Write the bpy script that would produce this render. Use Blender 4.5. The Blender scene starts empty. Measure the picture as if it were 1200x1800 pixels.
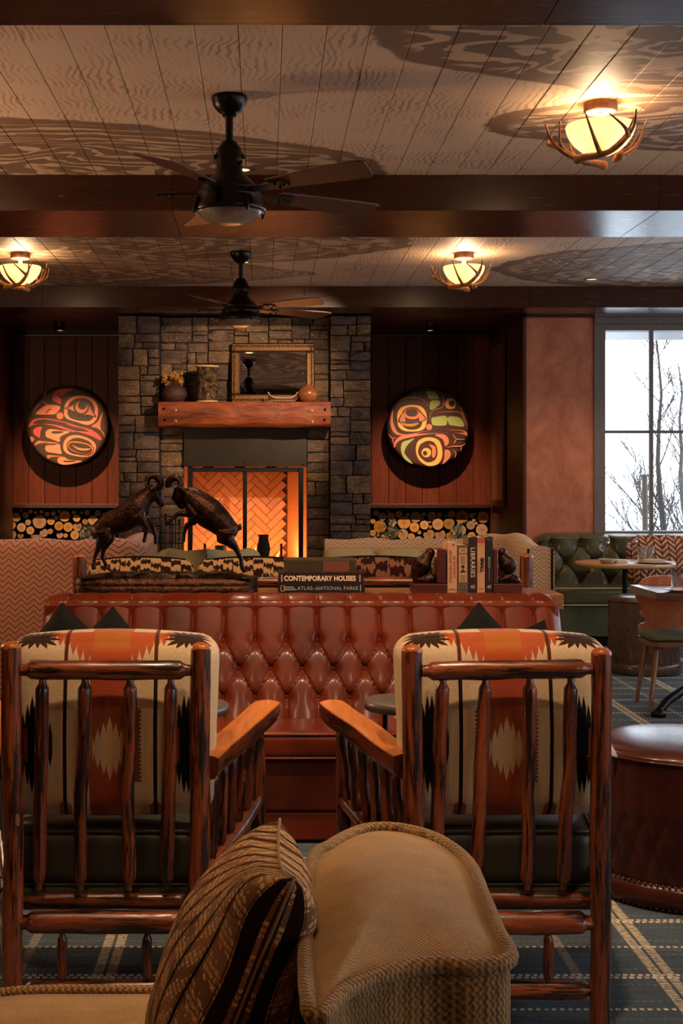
import bpy, math, random
import numpy as np
from mathutils import Vector, Matrix, noise as mnoise
R = math.radians
C = bpy.context.scene.collection
scene = bpy.context.scene
F, VX, VY, EYE = 2400.0, 463.0, 841.0, 1.46
random.seed(7)

def at(x, y, D):
    """photograph pixel (1200x1800) at depth D -> world point"""
    return Vector(((x - VX) * D / F, D, EYE + (VY - y) * D / F))
def px(x, D): return (x - VX) * D / F
def pz(y, D): return EYE + (VY - y) * D / F

# ------------------------------------------------------------------ camera
cam = bpy.data.cameras.new('camera'); camo = bpy.data.objects.new('camera', cam); C.objects.link(camo)
camo.location = (0, 0, EYE); camo.rotation_euler = (R(90), 0, 0)
cam.sensor_fit = 'VERTICAL'; cam.sensor_height = 36; cam.lens = 48.0
cam.shift_x = (600 - VX) / 1800.0; cam.shift_y = (VY - 900) / 1800.0
cam.clip_end = 200
scene.camera = camo
# ------------------------------------------------------------------ world / exposure
w = bpy.data.worlds.new('sky'); scene.world = w; w.use_nodes = True
bg = w.node_tree.nodes['Background']; bg.inputs[0].default_value = (0.80, 0.89, 1.0, 1); bg.inputs[1].default_value = 2.3
scene.view_settings.view_transform = 'Standard'; scene.view_settings.look = 'None'
scene.view_settings.gamma = 1.0; scene.view_settings.use_curve_mapping = False
scene.view_settings.exposure = 1.0
scene.cycles.use_denoising = True
scene.cycles.max_bounces = 7; scene.cycles.diffuse_bounces = 3; scene.cycles.glossy_bounces = 3
scene.cycles.transmission_bounces = 5; scene.cycles.transparent_max_bounces = 10
scene.cycles.sample_clamp_indirect = 4.0
scene.cycles.caustics_reflective = False; scene.cycles.caustics_refractive = False
WARM = (1.0, 0.67, 0.41)
# recessed downlights: (X, Y, energy, aim offset x, aim offset y, cone deg)
DOWNLIGHTS = [
    (-0.45, 3.2, 46, 0, 0.45, 80), (0.70, 3.2, 62, 0, 0.45, 80), (0.1, 2.2, 24, 0.1, 0.1, 80),
    (-0.35, 4.72, 42, 0, 0.75, 85), (0.25, 4.72, 55, 0, 0.7, 85), (0.95, 4.72, 46, 0, 0.8, 85), (-1.1, 4.72, 26, 0, 0.8, 85),
    (-0.115, 7.28, 26, 0, -0.8, 85), (1.6, 4.72, 26, 0, 1.2, 85),
    (-1.5, 8.6, 40, 0, 0.2, 90), (-0.156, 10.39, 14, 0.1, 0.6, 90), (2.71, 11.28, 36, 0.1, 0.4, 90), (0.95, 8.9, 26, 0.3, 0.8, 90),
    (2.6, 8.5, 16, 0, 0.2, 90), (1.05, 9.15, 430, -3.0, 8.2, 34), (1.4, 9.1, 24, 0, 0.9, 80),
]
ART_SPOTS = [(-1.98, 13.25, 270, 0.05), (1.62, 13.25, 250, 0.05)]
LAMP_W = 9.5
# unseen standing lamps added for warm fill light: X, Y, energy
ADDED_FILL_LAMPS = [(-2.7, 0.3, 14), (2.6, 0.2, 14), (-3.0, 6.6, 80), (4.9, 5.6, 30)]
# ------------------------------------------------------------------ node helpers
def lin(h):
    h = h.lstrip('#'); o = []
    for i in (0, 2, 4):
        c = int(h[i:i+2], 16) / 255.0
        o.append(c / 12.92 if c <= .04045 else ((c + .055) / 1.055) ** 2.4)
    return (o[0], o[1], o[2], 1.0)
class V:
    """a number inside a node tree, with operators"""
    def __init__(s, n, sock): s.n, s.s = n, sock
    def _o(s, op, b=None, c=None): return s.n.math(op, s, b, c)
    def __add__(s, b): return s._o('ADD', b)
    def __radd__(s, b): return s._o('ADD', b)
    def __sub__(s, b): return s._o('SUBTRACT', b)
    def __rsub__(s, b): return s.n.math('SUBTRACT', b, s)
    def __mul__(s, b): return s._o('MULTIPLY', b)
    def __rmul__(s, b): return s._o('MULTIPLY', b)
    def __truediv__(s, b): return s._o('DIVIDE', b)
    def abs(s): return s._o('ABSOLUTE')
    def sin(s): return s._o('SINE')
    def floor(s): return s._o('FLOOR')
    def fract(s): return s._o('FRACT')
    def sqrt(s): return s._o('SQRT')
    def pow(s, b): return s._o('POWER', b)
    def min(s, b): return s._o('MINIMUM', b)
    def max(s, b): return s._o('MAXIMUM', b)
    def lt(s, b): return s._o('LESS_THAN', b)
    def gt(s, b): return s._o('GREATER_THAN', b)
    def clamp(s): return s.max(0.0).min(1.0)
    def smooth(s, a, b): return ((s - a) / (b - a)).clamp()
class N:
    def __init__(s, name, rough=.5, metal=0.0, spec=.5):
        s.m = bpy.data.materials.new(name); s.m.use_nodes = True; s.t = s.m.node_tree
        s.b = s.t.nodes['Principled BSDF']; s.out = s.t.nodes['Material Output']
        s.b.inputs['Roughness'].default_value = rough; s.b.inputs['Metallic'].default_value = metal
        s.b.inputs['Specular IOR Level'].default_value = spec
    def node(s, t): return s.t.nodes.new(t)
    def plug(s, sock, v):
        if isinstance(v, V): s.t.links.new(v.s, sock)
        elif hasattr(v, 'is_output'): s.t.links.new(v, sock)
        else: sock.default_value = v
    def math(s, op, a, b=None, c=None):
        n = s.node('ShaderNodeMath'); n.operation = op
        for i, q in enumerate((a, b, c)):
            if q is not None: s.plug(n.inputs[i], q)
        return V(s, n.outputs[0])
    def obj(s): return s.node('ShaderNodeTexCoord').outputs['Object']
    def gen(s): return s.node('ShaderNodeTexCoord').outputs['Generated']
    def pos(s): return s.node('ShaderNodeNewGeometry').outputs['Position']
    def attr(s, a='grain'):
        n = s.node('ShaderNodeAttribute'); n.attribute_name = a; return n.outputs['Vector']
    def rnd(s): return V(s, s.node('ShaderNodeObjectInfo').outputs['Random'])
    def sep(s, v):
        n = s.node('ShaderNodeSeparateXYZ'); s.t.links.new(v, n.inputs[0]); return [V(s, o) for o in n.outputs]
    def comb(s, x, y, z):
        n = s.node('ShaderNodeCombineXYZ')
        for i, q in enumerate((x, y, z)): s.plug(n.inputs[i], q)
        return n.outputs[0]
    def scale(s, v, k):
        x, y, z = s.sep(v); return s.comb(x * k[0], y * k[1], z * k[2])
    def noise(s, v, scale=5, detail=3, rough=.55, dist=0.0):
        n = s.node('ShaderNodeTexNoise'); s.t.links.new(v, n.inputs['Vector'])
        n.inputs['Scale'].default_value = scale; n.inputs['Detail'].default_value = detail
        n.inputs['Roughness'].default_value = rough; n.inputs['Distortion'].default_value = dist
        return V(s, n.outputs[0])
    def vor(s, v, scale=5, feature='F1', rnd=1.0):
        n = s.node('ShaderNodeTexVoronoi'); n.feature = feature; s.t.links.new(v, n.inputs['Vector'])
        n.inputs['Scale'].default_value = scale; n.inputs['Randomness'].default_value = rnd
        return V(s, n.outputs['Distance'])
    def mix(s, f, a, b):
        n = s.node('ShaderNodeMix'); n.data_type = 'RGBA'
        s.plug(n.inputs[0], f); s.plug(n.inputs[6], a); s.plug(n.inputs[7], b); return n.outputs[2]
    def hsv(s, col, h=.5, sat=1.0, val=1.0):
        n = s.node('ShaderNodeHueSaturation'); s.plug(n.inputs['Color'], col)
        s.plug(n.inputs['Hue'], h); s.plug(n.inputs['Saturation'], sat); s.plug(n.inputs['Value'], val); return n.outputs[0]
    def base(s, c): s.plug(s.b.inputs['Base Color'], c); return s
    def set(s, k, v): s.plug(s.b.inputs[k], v); return s
    def bump(s, h, strength=.3, dist=.01):
        n = s.node('ShaderNodeBump'); n.inputs['Strength'].default_value = strength; n.inputs['Distance'].default_value = dist
        s.plug(n.inputs['Height'], h); s.t.links.new(n.outputs[0], s.b.inputs['Normal']); return s

def plain(name, col, rough=.5, metal=0.0, spec=.5, var=.12, nscale=14, bump=0.0, bscale=60):
    n = N(name, rough, metal, spec); c = lin(col); o = n.obj()
    f = n.noise(o, nscale, 3)
    n.base(n.hsv(c, .5, 1.0, f * (2 * var) + (1 - var)))
    if bump: n.bump(n.noise(o, bscale, 2), bump, .004)
    return n.m
def wood(name, c1, c2, axis=2, rough=.45, scale=1.0, var=.25, spec=.5, coord='obj', streak=.5):
    n = N(name, rough, 0, spec)
    p = n.obj() if coord == 'obj' else n.pos() if coord == 'pos' else n.attr()
    k = [9 * scale, 9 * scale, 9 * scale]; k[axis] = .7 * scale
    r = n.rnd()
    x, y, z = n.sep(p)
    q = n.scale(n.comb(x + r * 7.3, y + r * 3.1, z + r * 5.7), k)
    f = n.noise(q, 3.0, 5, .62, .6)
    g = n.noise(q, 14.0, 2, .5)
    h = (f.smooth(.32, .68) * (1 - streak) + g.smooth(.35, .65) * streak)
    n.base(n.hsv(n.mix(h, lin(c1), lin(c2)), .5, 1.0, r * var + (1 - var / 2)))
    n.bump(g, .12, .002)
    n.set('Roughness', g * .15 + (rough - .07))
    return n.m

# ------------------------------------------------------------------ mesh helpers
class MB:
    def __init__(s): s.v, s.f, s.sm, s.g, s.mi = [], [], [], [], []
    def add(s, vs, fs, smooth=False, grain=None, mi=0):
        o = len(s.v); s.v.extend([tuple(p) for p in vs])
        s.f.extend([tuple(i + o for i in q) for q in fs]); s.sm.extend([smooth] * len(fs)); s.mi.extend([mi] * len(fs))
        s.g.extend(grain if grain is not None else [tuple(p) for p in vs]); return s
    def xform(s, M, start=0):
        for i in range(start, len(s.v)): s.v[i] = tuple(M @ Vector(s.v[i]))
        return s
    def mesh(s, name, mats, off=None):
        me = bpy.data.meshes.new(name)
        v = s.v if off is None else [(p[0]-off[0], p[1]-off[1], p[2]-off[2]) for p in s.v]
        me.from_pydata(v, [], s.f)
        for m in (mats if isinstance(mats, (list, tuple)) else [mats]): me.materials.append(m)
        me.polygons.foreach_set('use_smooth', s.sm)
        me.polygons.foreach_set('material_index', s.mi)
        a = me.attributes.new('grain', 'FLOAT_VECTOR', 'POINT')
        a.data.foreach_set('vector', np.array(s.g, dtype=np.float32).ravel())
        me.update(); return me
def link(name, me, parent=None, loc=None, rot=None):
    o = bpy.data.objects.new(name, me); C.objects.link(o)
    if parent is not None: o.parent = parent
    if loc is not None: o.location = loc
    if rot is not None: o.rotation_euler = rot
    return o
def wloc(o):
    l = Vector((0, 0, 0))
    while o is not None: l = l + Vector(o.location); o = o.parent
    return l
def part(name, mb, mat, parent=None, loc=None, rot=None, world=False, label=None):
    """world=True: the mesh was laid out in world coordinates; make it local to its (unrotated) parent"""
    off = wloc(parent) if (world and parent is not None) else None
    o = link(name, mb.mesh(name, mat, off), parent, loc, rot)
    if label: o['label'] = label
    return o
def tag(o, label, cat, group=None, kind=None):
    o['label'] = label; o['category'] = cat
    if group: o['group'] = group
    if kind: o['kind'] = kind
    return o
def thing(name, label, cat, loc=(0, 0, 0), rz=0.0, group=None):
    o = link(name, None, None, loc, (0, 0, rz)); o.empty_display_size = .1
    return tag(o, label, cat, group)
def solid(name, mb, mat, label, cat, group=None):
    """a thing that is one mesh laid out in world coordinates, origin at its base"""
    a = np.array(mb.v); c = a.min(0) * .5 + a.max(0) * .5; c[2] = a[:, 2].min()
    o = link(name, mb.mesh(name, mat, c), None, tuple(c)); return tag(o, label, cat, group)
def struct(name, mb, mat):
    o = part(name, mb, mat); o['kind'] = 'structure'; return o
def copy_tree(o, parent=None):
    c = o.copy(); C.objects.link(c)
    if parent is not None: c.parent = parent
    for ch in list(o.children): copy_tree(ch, c)
    return c

def box(mb, lo, hi, b=0.0, mi=0, smooth=False):
    x0, y0, z0 = lo; x1, y1, z1 = hi
    if b <= 0:
        vs = [(x, y, z) for x in (x0, x1) for y in (y0, y1) for z in (z0, z1)]
        fs = [(0, 1, 3, 2), (4, 6, 7, 5), (0, 4, 5, 1), (2, 3, 7, 6), (0, 2, 6, 4), (1, 5, 7, 3)]
        return mb.add(vs, fs, smooth, None, mi)
    b = min(b, (x1-x0)*.49, (y1-y0)*.49, (z1-z0)*.49)
    vs, idx = [], {}
    for i, (x, sx) in enumerate(((x0, 1), (x1, -1))):
        for j, (y, sy) in enumerate(((y0, 1), (y1, -1))):
            for k, (z, sz) in enumerate(((z0, 1), (z1, -1))):
                for a in range(3):
                    p = [x + sx * b, y + sy * b, z + sz * b]; p[a] = (x, y, z)[a]
                    idx[(i, j, k, a)] = len(vs); vs.append(tuple(p))
    fs = []
    for a in range(3):
        o1, o2 = [q for q in range(3) if q != a]
        for side in (0, 1):
            loop = []
            for (u, v_) in ((0, 0), (1, 0), (1, 1), (0, 1)):
                c = [0, 0, 0]; c[a] = side; c[o1] = u; c[o2] = v_; loop.append(idx[tuple(c) + (a,)])
            flip = (side == 0) ^ (a == 1)
            fs.append(tuple(loop[::-1] if flip else loop))
    for a in range(3):       # edges along axis a
        o1, o2 = [q for q in range(3) if q != a]
        for u in (0, 1):
            for v_ in (0, 1):
                q = []
                for (s_, ax) in ((0, o1), (1, o1), (1, o2), (0, o2)):
                    c = [0, 0, 0]; c[a] = s_; c[o1] = u; c[o2] = v_; q.append(idx[tuple(c) + (ax,)])
                fs.append(tuple(q))
    for i in (0, 1):
        for j in (0, 1):
            for k in (0, 1): fs.append(tuple(idx[(i, j, k, a)] for a in range(3)))
    # orient outward
    c = Vector(((x0+x1)/2, (y0+y1)/2, (z0+z1)/2)); out = []
    for q in fs:
        P = [Vector(vs[i]) for i in q]; n = (P[1]-P[0]).cross(P[2]-P[0]); m = sum(P, Vector())/len(P)
        out.append(q if n.dot(m - c) >= 0 else q[::-1])
    return mb.add(vs, out, smooth, None, mi)
def frames(pts):
    pts = [Vector(p) for p in pts]; T = []
    for i in range(len(pts)):
        a = pts[max(i-1, 0)]; b = pts[min(i+1, len(pts)-1)]
        T.append((b - a).normalized() if (b - a).length > 1e-9 else Vector((0, 0, 1)))
    n = T[0].orthogonal().normalized(); out = []
    for t in T:
        n = (n - t * n.dot(t)); n = n.normalized() if n.length > 1e-6 else t.orthogonal().normalized()
        out.append((t, n, t.cross(n)))
    return pts, out
def tube(mb, pts, r, n=10, cap=True, smooth=True, jit=0.0, closed=False, mi=0, flat=1.0, capmi=None):
    pts, fr = frames(pts); rs = r if isinstance(r, (list, tuple)) else [r] * len(pts)
    vs, g, L = [], [], 0.0; seed = random.random() * 50
    for i, p in enumerate(pts):
        if i: L += (p - pts[i-1]).length
        t, a, b = fr[i]
        for k in range(n):
            an = 2 * math.pi * k / n; q = rs[i]
            if jit: q *= 1 + jit * mnoise.noise(Vector((math.cos(an) * 1.3 + seed, math.sin(an) * 1.3, L * 14)))
            d = a * math.cos(an) * q + b * math.sin(an) * q * flat
            vs.append(p + d); g.append((math.cos(an) * rs[i] + seed, math.sin(an) * rs[i] + seed * 2, L + seed))
    fs = []; m = len(pts)
    for i in range(m if closed else m - 1):
        for k in range(n):
            a0 = i * n + k; a1 = i * n + (k + 1) % n; b0 = ((i + 1) % m) * n + k; b1 = ((i + 1) % m) * n + (k + 1) % n
            fs.append((a0, a1, b1, b0))
    mb.add(vs, fs, smooth, g, mi)
    if cap and not closed:
        mb.add(vs[:n][::-1], [tuple(range(n))], False, g[:n][::-1], mi if capmi is None else capmi)
        mb.add(vs[-n:], [tuple(range(n))], False, g[-n:], mi if capmi is None else capmi)
    return mb
def lathe(mb, prof, n=24, c=(0, 0, 0), smooth=True, mi=0, rib=0.0):
    vs, fs = [], []
    for (r, z) in prof:
        for k in range(n):
            a = 2 * math.pi * k / n; q = r * (1 + (rib if k % 2 else -rib))
            vs.append((c[0] + q * math.cos(a), c[1] + q * math.sin(a), c[2] + z))
    for i in range(len(prof) - 1):
        for k in range(n):
            fs.append((i*n+k, i*n+(k+1) % n, (i+1)*n+(k+1) % n, (i+1)*n+k))
    return mb.add(vs, fs, smooth, None, mi)
def grid(mb, fn, nu, nv, smooth=True, closed_u=False, grain=None, mi=0, flip=False):
    vs = []; g = []
    for j in range(nv + 1):
        for i in range(nu + (0 if closed_u else 1)):
            p = fn(i / nu, j / nv); vs.append(p)
            if grain: g.append(grain(i / nu, j / nv))
    W = nu if closed_u else nu + 1; fs = []
    for j in range(nv):
        for i in range(nu):
            i1 = (i + 1) % W if closed_u else i + 1
            q = (j*W+i, j*W+i1, (j+1)*W+i1, (j+1)*W+i); fs.append(q[::-1] if flip else q)
    return mb.add(vs, fs, smooth, g if grain else None, mi)
def puff(mb, size, r=.04, bulge=(0, 0, 0), n=10, c=(0, 0, 0), fn=None, mi=0):
    """soft box: rounded edges, faces swollen along each axis"""
    h = Vector(size) * .5; r = min(r, min(h)); vs, fs = [], []; key = {}
    def vert(p):
        k = (round(p[0], 5), round(p[1], 5), round(p[2], 5))
        if k in key: return key[k]
        q = Vector((p[0]*h.x, p[1]*h.y, p[2]*h.z))
        inn = Vector((max(-h.x+r, min(h.x-r, q.x)), max(-h.y+r, min(h.y-r, q.y)), max(-h.z+r, min(h.z-r, q.z))))
        d = q - inn
        if d.length > 1e-9:
            d = d.normalized() * r
        s = inn + d
        f = [(1 - p[i] ** 2) for i in range(3)]
        s += Vector((bulge[0] * p[0] * f[1] * f[2], bulge[1] * p[1] * f[0] * f[2], bulge[2] * p[2] * f[0] * f[1]))
        if fn: s = Vector(fn(s))
        key[k] = len(vs); vs.append(tuple(s + Vector(c))); return key[k]
    def ts(a):   # more points near the rounded edge
        e = [-1 + 2 * i / n for i in range(n + 1)]
        return e
    for a in range(3):
        b, d = [(1, 2), (2, 0), (0, 1)][a]
        for sgn in (-1, 1):
            e = ts(a); ids = []
            for u in e:
                row = []
                for w_ in e:
                    p = [0, 0, 0]; p[a] = sgn; p[b] = u; p[d] = w_; row.append(vert(p))
                ids.append(row)
            for i in range(n):
                for j in range(n):
                    q = (ids[i][j], ids[i+1][j], ids[i+1][j+1], ids[i][j+1]); fs.append(q if sgn > 0 else q[::-1])
    return mb.add(vs, fs, True, None, mi)
def spline(pts, k=6, closed=True):
    P = [Vector(p) if len(p) == 3 else Vector((p[0], p[1], 0)) for p in pts]; m = len(P); out = []
    for i in range(m if closed else m - 1):
        if closed: a, b, c, d = P[i-1], P[i], P[(i+1) % m], P[(i+2) % m]
        else: a, b, c, d = P[max(i-1, 0)], P[i], P[i+1], P[min(i+2, m-1)]
        for j in range(k):
            t = j / k
            out.append(.5 * ((2*b) + (c-a)*t + (2*a-5*b+4*c-d)*t*t + (3*b-a-3*c+d)*t**3))
    if not closed: out.append(P[-1])
    return out
def prism(mb, poly, to3, d0, d1, smooth=False, mi=0):
    """polygon (x,y) extruded between depths d0 and d1; to3(x,y,d)->world"""
    from mathutils.geometry import tessellate_polygon
    n = len(poly); A = [to3(p[0], p[1], d0) for p in poly]; B = [to3(p[0], p[1], d1) for p in poly]
    tri = tessellate_polygon([[Vector((p[0], p[1], 0)) for p in poly]])
    area = sum(poly[i][0]*poly[(i+1) % n][1]-poly[(i+1) % n][0]*poly[i][1] for i in range(n))
    fs = []
    for t in tri:
        a, b, c = t
        s = (poly[b][0]-poly[a][0])*(poly[c][1]-poly[a][1])-(poly[c][0]-poly[a][0])*(poly[b][1]-poly[a][1])
        fs.append((a, b, c) if s > 0 else (a, c, b)); 
        fs.append(tuple(i + n for i in ((a, c, b) if s > 0 else (a, b, c))))
    for i in range(n):
        j = (i + 1) % n; q = (i, j, j + n, i + n); fs.append(q if area < 0 else q[::-1])
    return mb.add(list(A) + list(B), fs, smooth, None, mi)
def sweep_wall(mb, path, thick, z0, z1, rnd=.05, zfn=None, n=6):
    """upright cushion-topped wall along a plan path; grain = (length along path, height, 0)"""
    P = [Vector((p[0], p[1], 0)) for p in path]; m = len(P); L = [0.0]
    for i in range(1, m): L.append(L[-1] + (P[i]-P[i-1]).length)
    prof = [(-thick/2, z0)]
    for k in range(n + 1):
        a = math.pi - math.pi * k / n; rr = thick / 2
        prof.append((rr * math.cos(a), z1 - rnd + rnd * math.sin(a)))
    prof.append((thick/2, z0)); K = len(prof); vs, g = [], []
    for i, p in enumerate(P):
        t = (P[min(i+1, m-1)] - P[max(i-1, 0)]).normalized(); nrm = Vector((t.y, -t.x, 0))
        dz = zfn(L[i] / L[-1]) if zfn else 0
        for (o, z) in prof:
            q = p + nrm * o; zz = z + (dz if z > z0 else 0); vs.append((q.x, q.y, zz)); g.append((L[i], zz + (.5 * thick - o if z > z1 - rnd else 0) * 0, 0))
    fs = []
    for i in range(m - 1):
        for k in range(K - 1): fs.append((i*K+k, i*K+k+1, (i+1)*K+k+1, (i+1)*K+k))
    mb.add(vs, fs, True, g)
    mb.add(vs[:K], [tuple(range(K))[::-1]], False, [(q[0] if False else vs[i][0]+vs[i][1], vs[i][2], 0) for i, q in enumerate(vs[:K])])
    mb.add(vs[-K:], [tuple(range(K))], False, [(q[0]+q[1], q[2], 0) for q in vs[-K:]])
    return mb
def remeshed(mb, voxel, smooth=3):
    """fuse overlapping pieces into one continuous skin"""
    me = mb.mesh('tmp', []) if False else bpy.data.meshes.new('tmp')
    me.from_pydata(mb.v, [], mb.f); o = bpy.data.objects.new('tmp', me); C.objects.link(o)
    r = o.modifiers.new('r', 'REMESH'); r.mode = 'VOXEL'; r.voxel_size = voxel; r.use_smooth_shade = True
    s = o.modifiers.new('s', 'SMOOTH'); s.factor = .5; s.iterations = smooth
    dg = bpy.context.evaluated_depsgraph_get(); m2 = bpy.data.meshes.new_from_object(o.evaluated_get(dg))
    bpy.data.objects.remove(o); bpy.data.meshes.remove(me)
    out = MB(); out.add([tuple(v.co) for v in m2.vertices], [tuple(p.vertices) for p in m2.polygons], True)
    bpy.data.meshes.remove(m2); return out
def ball(mb, c, r, n=12, m=8, rot=None):
    rx, ry, rz = r if isinstance(r, (list, tuple)) else (r, r, r); c = Vector(c)
    def fn(u, v):
        a = 2*math.pi*u; b = math.pi*(v*.998+.001) - math.pi/2
        p = Vector((rx*math.cos(b)*math.cos(a), ry*math.cos(b)*math.sin(a), rz*math.sin(b)))
        if rot is not None: p = rot @ p
        return c + p
    return grid(mb, fn, n, m, True, True)
_fonts = {}
def text(s, size, mat, parent, loc, rot=(R(90), 0, 0), sx=1.0, bold=0.0, name='lettering', space=1.0):
    cu = bpy.data.curves.new('t', 'FONT'); cu.body = s; cu.size = size; cu.extrude = .0004; cu.offset = bold
    cu.align_x = 'CENTER'; cu.align_y = 'CENTER'; cu.space_character = space; cu.resolution_u = 3
    o = bpy.data.objects.new('t', cu); C.objects.link(o)
    dg = bpy.context.evaluated_depsgraph_get(); me = bpy.data.meshes.new_from_object(o.evaluated_get(dg))
    bpy.data.objects.remove(o); me.materials.clear(); me.materials.append(mat)
    q = link(name, me, parent, loc, rot); q.scale = (sx, 1, 1); return q
# ------------------------------------------------------------------ materials
M = {}
def ceiling_mat():
    n = N('painted_ceiling', .62, 0, .3); p = n.pos(); X, Y, Z = n.sep(p)
    nz = n.noise(n.comb(X * 1.1, Y * 2.2, 0.0), 1.0, 2, .5)
    fine = n.noise(n.comb(X * 5.0, Y * 9.0, 0.0), 1.0, 3, .6)
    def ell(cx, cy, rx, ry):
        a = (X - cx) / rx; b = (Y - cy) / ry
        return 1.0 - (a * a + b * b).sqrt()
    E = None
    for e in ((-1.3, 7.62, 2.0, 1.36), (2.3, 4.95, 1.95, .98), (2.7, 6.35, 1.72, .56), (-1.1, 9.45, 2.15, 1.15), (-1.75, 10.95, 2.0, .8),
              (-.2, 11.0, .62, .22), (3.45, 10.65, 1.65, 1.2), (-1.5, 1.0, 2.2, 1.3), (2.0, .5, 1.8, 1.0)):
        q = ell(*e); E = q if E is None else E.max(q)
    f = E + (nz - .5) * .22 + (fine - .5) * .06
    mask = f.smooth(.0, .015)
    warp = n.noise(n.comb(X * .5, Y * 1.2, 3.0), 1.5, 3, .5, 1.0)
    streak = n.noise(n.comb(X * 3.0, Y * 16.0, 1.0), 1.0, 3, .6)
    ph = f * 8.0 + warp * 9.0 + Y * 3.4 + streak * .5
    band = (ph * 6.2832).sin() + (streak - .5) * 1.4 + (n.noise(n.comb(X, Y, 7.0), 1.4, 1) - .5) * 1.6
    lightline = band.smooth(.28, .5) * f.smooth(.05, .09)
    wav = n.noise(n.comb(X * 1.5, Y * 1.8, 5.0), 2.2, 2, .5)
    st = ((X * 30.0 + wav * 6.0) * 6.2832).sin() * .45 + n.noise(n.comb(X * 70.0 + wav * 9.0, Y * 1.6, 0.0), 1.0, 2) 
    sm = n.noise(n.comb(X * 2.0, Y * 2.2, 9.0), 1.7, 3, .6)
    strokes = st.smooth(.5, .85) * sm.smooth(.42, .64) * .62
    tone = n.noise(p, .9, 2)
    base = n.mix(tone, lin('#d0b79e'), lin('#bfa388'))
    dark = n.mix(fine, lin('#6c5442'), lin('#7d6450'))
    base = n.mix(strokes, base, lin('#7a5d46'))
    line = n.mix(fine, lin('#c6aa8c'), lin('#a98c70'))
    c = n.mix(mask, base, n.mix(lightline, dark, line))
    n.base(c); return n.m
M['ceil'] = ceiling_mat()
M['gap'] = plain('dark_gap', '#1c120c', .8); M['cgap'] = plain('ceiling_gap', '#6b5340', .8)
M['beam'] = wood('beam_walnut', '#2f150b', '#3c1b0e', 0, .24, .5, .2, .4, 'pos', .3)
M['panel'] = wood('panel_walnut', '#451a0b', '#672c14', 2, .5, .9, .3, .25, 'pos', .45)
M['trimwood'] = wood('trim_walnut', '#2b140c', '#432012', 0, .35, .9, .2, .5, 'pos', .45)
M['trimv'] = wood('trim_walnut_upright', '#3a1d12', '#5a2f1c', 2, .5, .9, .2, .25, 'pos', .45)
def carpet_mat():
    n = N('plaid_carpet', .95, 0, .1); p = n.pos(); X, Y, Z = n.sep(p)
    j = n.noise(p, 60, 2); wv = n.noise(n.comb(X * 120.0, Y * 120.0, 0.0), 1, 1)
    base = n.mix(n.noise(n.comb(X * 9.0, Y * 30.0, 0.0), 1, 4, .7), lin('#30383f'), lin('#56626b'))
    base = n.hsv(base, .5, 1, wv * .9 + .55)
    # rows of stitches across: double every .5 m, single in between
    yy = ((Y - 4.005) / .5 + 100.5).fract() * .5 - .25       # 0 at the double row
    ys = ((Y - 4.005) / .5 + 100.0).fract() * .5 - .25       # 0 at the single row
    xs = (X / .022 + j * .35).fract()
    dA = ((yy - .009).abs().lt(.0072)) * (((xs - .5).abs()).lt(.30))
    xs2 = (X / .022 + .38 + j * .35).fract()
    dB = ((yy + .011).abs().lt(.0072)) * (((xs2 - .5).abs()).lt(.32))
    dC = (ys.abs().lt(.0070)) * (((xs - .5).abs()).lt(.28))
    # faint thin rows
    yf = (Y / .125).fract(); dF = ((yf - .5).abs().lt(.012)) * (((xs - .5).abs()).lt(.3)) * .35
    # ladders running away from the camera: double every .548 m, single faint between
    xl = ((X - 1.1765) / .5483 + 100.5).fract() * .5483 - .27415
    bars = ((Y / .0135 + j * .3).fract() - .5).abs().lt(.29)
    l1 = ((xl.abs() - .0195).abs().lt(.0145)) * bars
    xm = ((X - .923) / .5483 + 100.5).fract() * .5483 - .27415
    l2 = (xm.abs().lt(.014)) * bars * .45
    st = dA.max(dB).max(dC).max(dF).max(l1).max(l2)
    st = st * (j.smooth(.2, .55))
    n.base(n.mix(st, base, n.mix(wv, lin('#e2d2b0'), lin('#c2b08c'))))
    n.bump(st * .6 + wv * .5, .6, .004); return n.m
M['carpet'] = carpet_mat()
def plaster_mat():
    n = N('terracotta_plaster', .6, 0, .3); p = n.pos()
    a = n.noise(p, 2.2, 6, .65, 1.4); b = n.noise(p, 9, 4, .6, .8)
    n.base(n.mix((a * .7 + b * .3).smooth(.33, .66), lin('#97543b'), lin('#c27c5b'))); n.bump(b, .1, .004); return n.m
M['plaster'] = plaster_mat()
M['winframe'] = wood('window_frame_wood', '#5d5450', '#70665f', 2, .5, 1, .15)
def glass_mat(name, tint=(1, 1, 1, 1), refl=.08, rough=.0):
    n = N(name); t = n.node('ShaderNodeBsdfTransparent'); t.inputs[0].default_value = tint
    g = n.node('ShaderNodeBsdfGlossy'); g.inputs['Roughness'].default_value = rough
    lw = n.node('ShaderNodeLayerWeight'); lw.inputs[0].default_value = .25
    f = V(n, lw.outputs['Fresnel']) * .55 + refl * .3
    mx = n.node('ShaderNodeMixShader'); n.plug(mx.inputs[0], f.clamp())
    n.t.links.new(t.outputs[0], mx.inputs[1]); n.t.links.new(g.outputs[0], mx.inputs[2])
    n.t.links.new(mx.outputs[0], n.out.inputs[0]); return n.m
M['glass'] = glass_mat('clear_glass', (.97, .98, .98, 1), .1)
M['pane'] = glass_mat('window_glass', (.98, .99, 1, 1), .02)
def emit(name, col, strength):
    n = N(name, .5); c = lin(col); n.set('Emission Color', c); n.set('Emission Strength', strength); n.base((0, 0, 0, 1)); return n.m
M['lamp_on'] = emit('downlight_glow', '#ffd9a0', 0.8)
M['black'] = plain('black_iron', '#14110f', .42, .6)
M['bronze_dark'] = plain('oiled_bronze', '#1d1511', .32, .75, var=.3)
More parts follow.
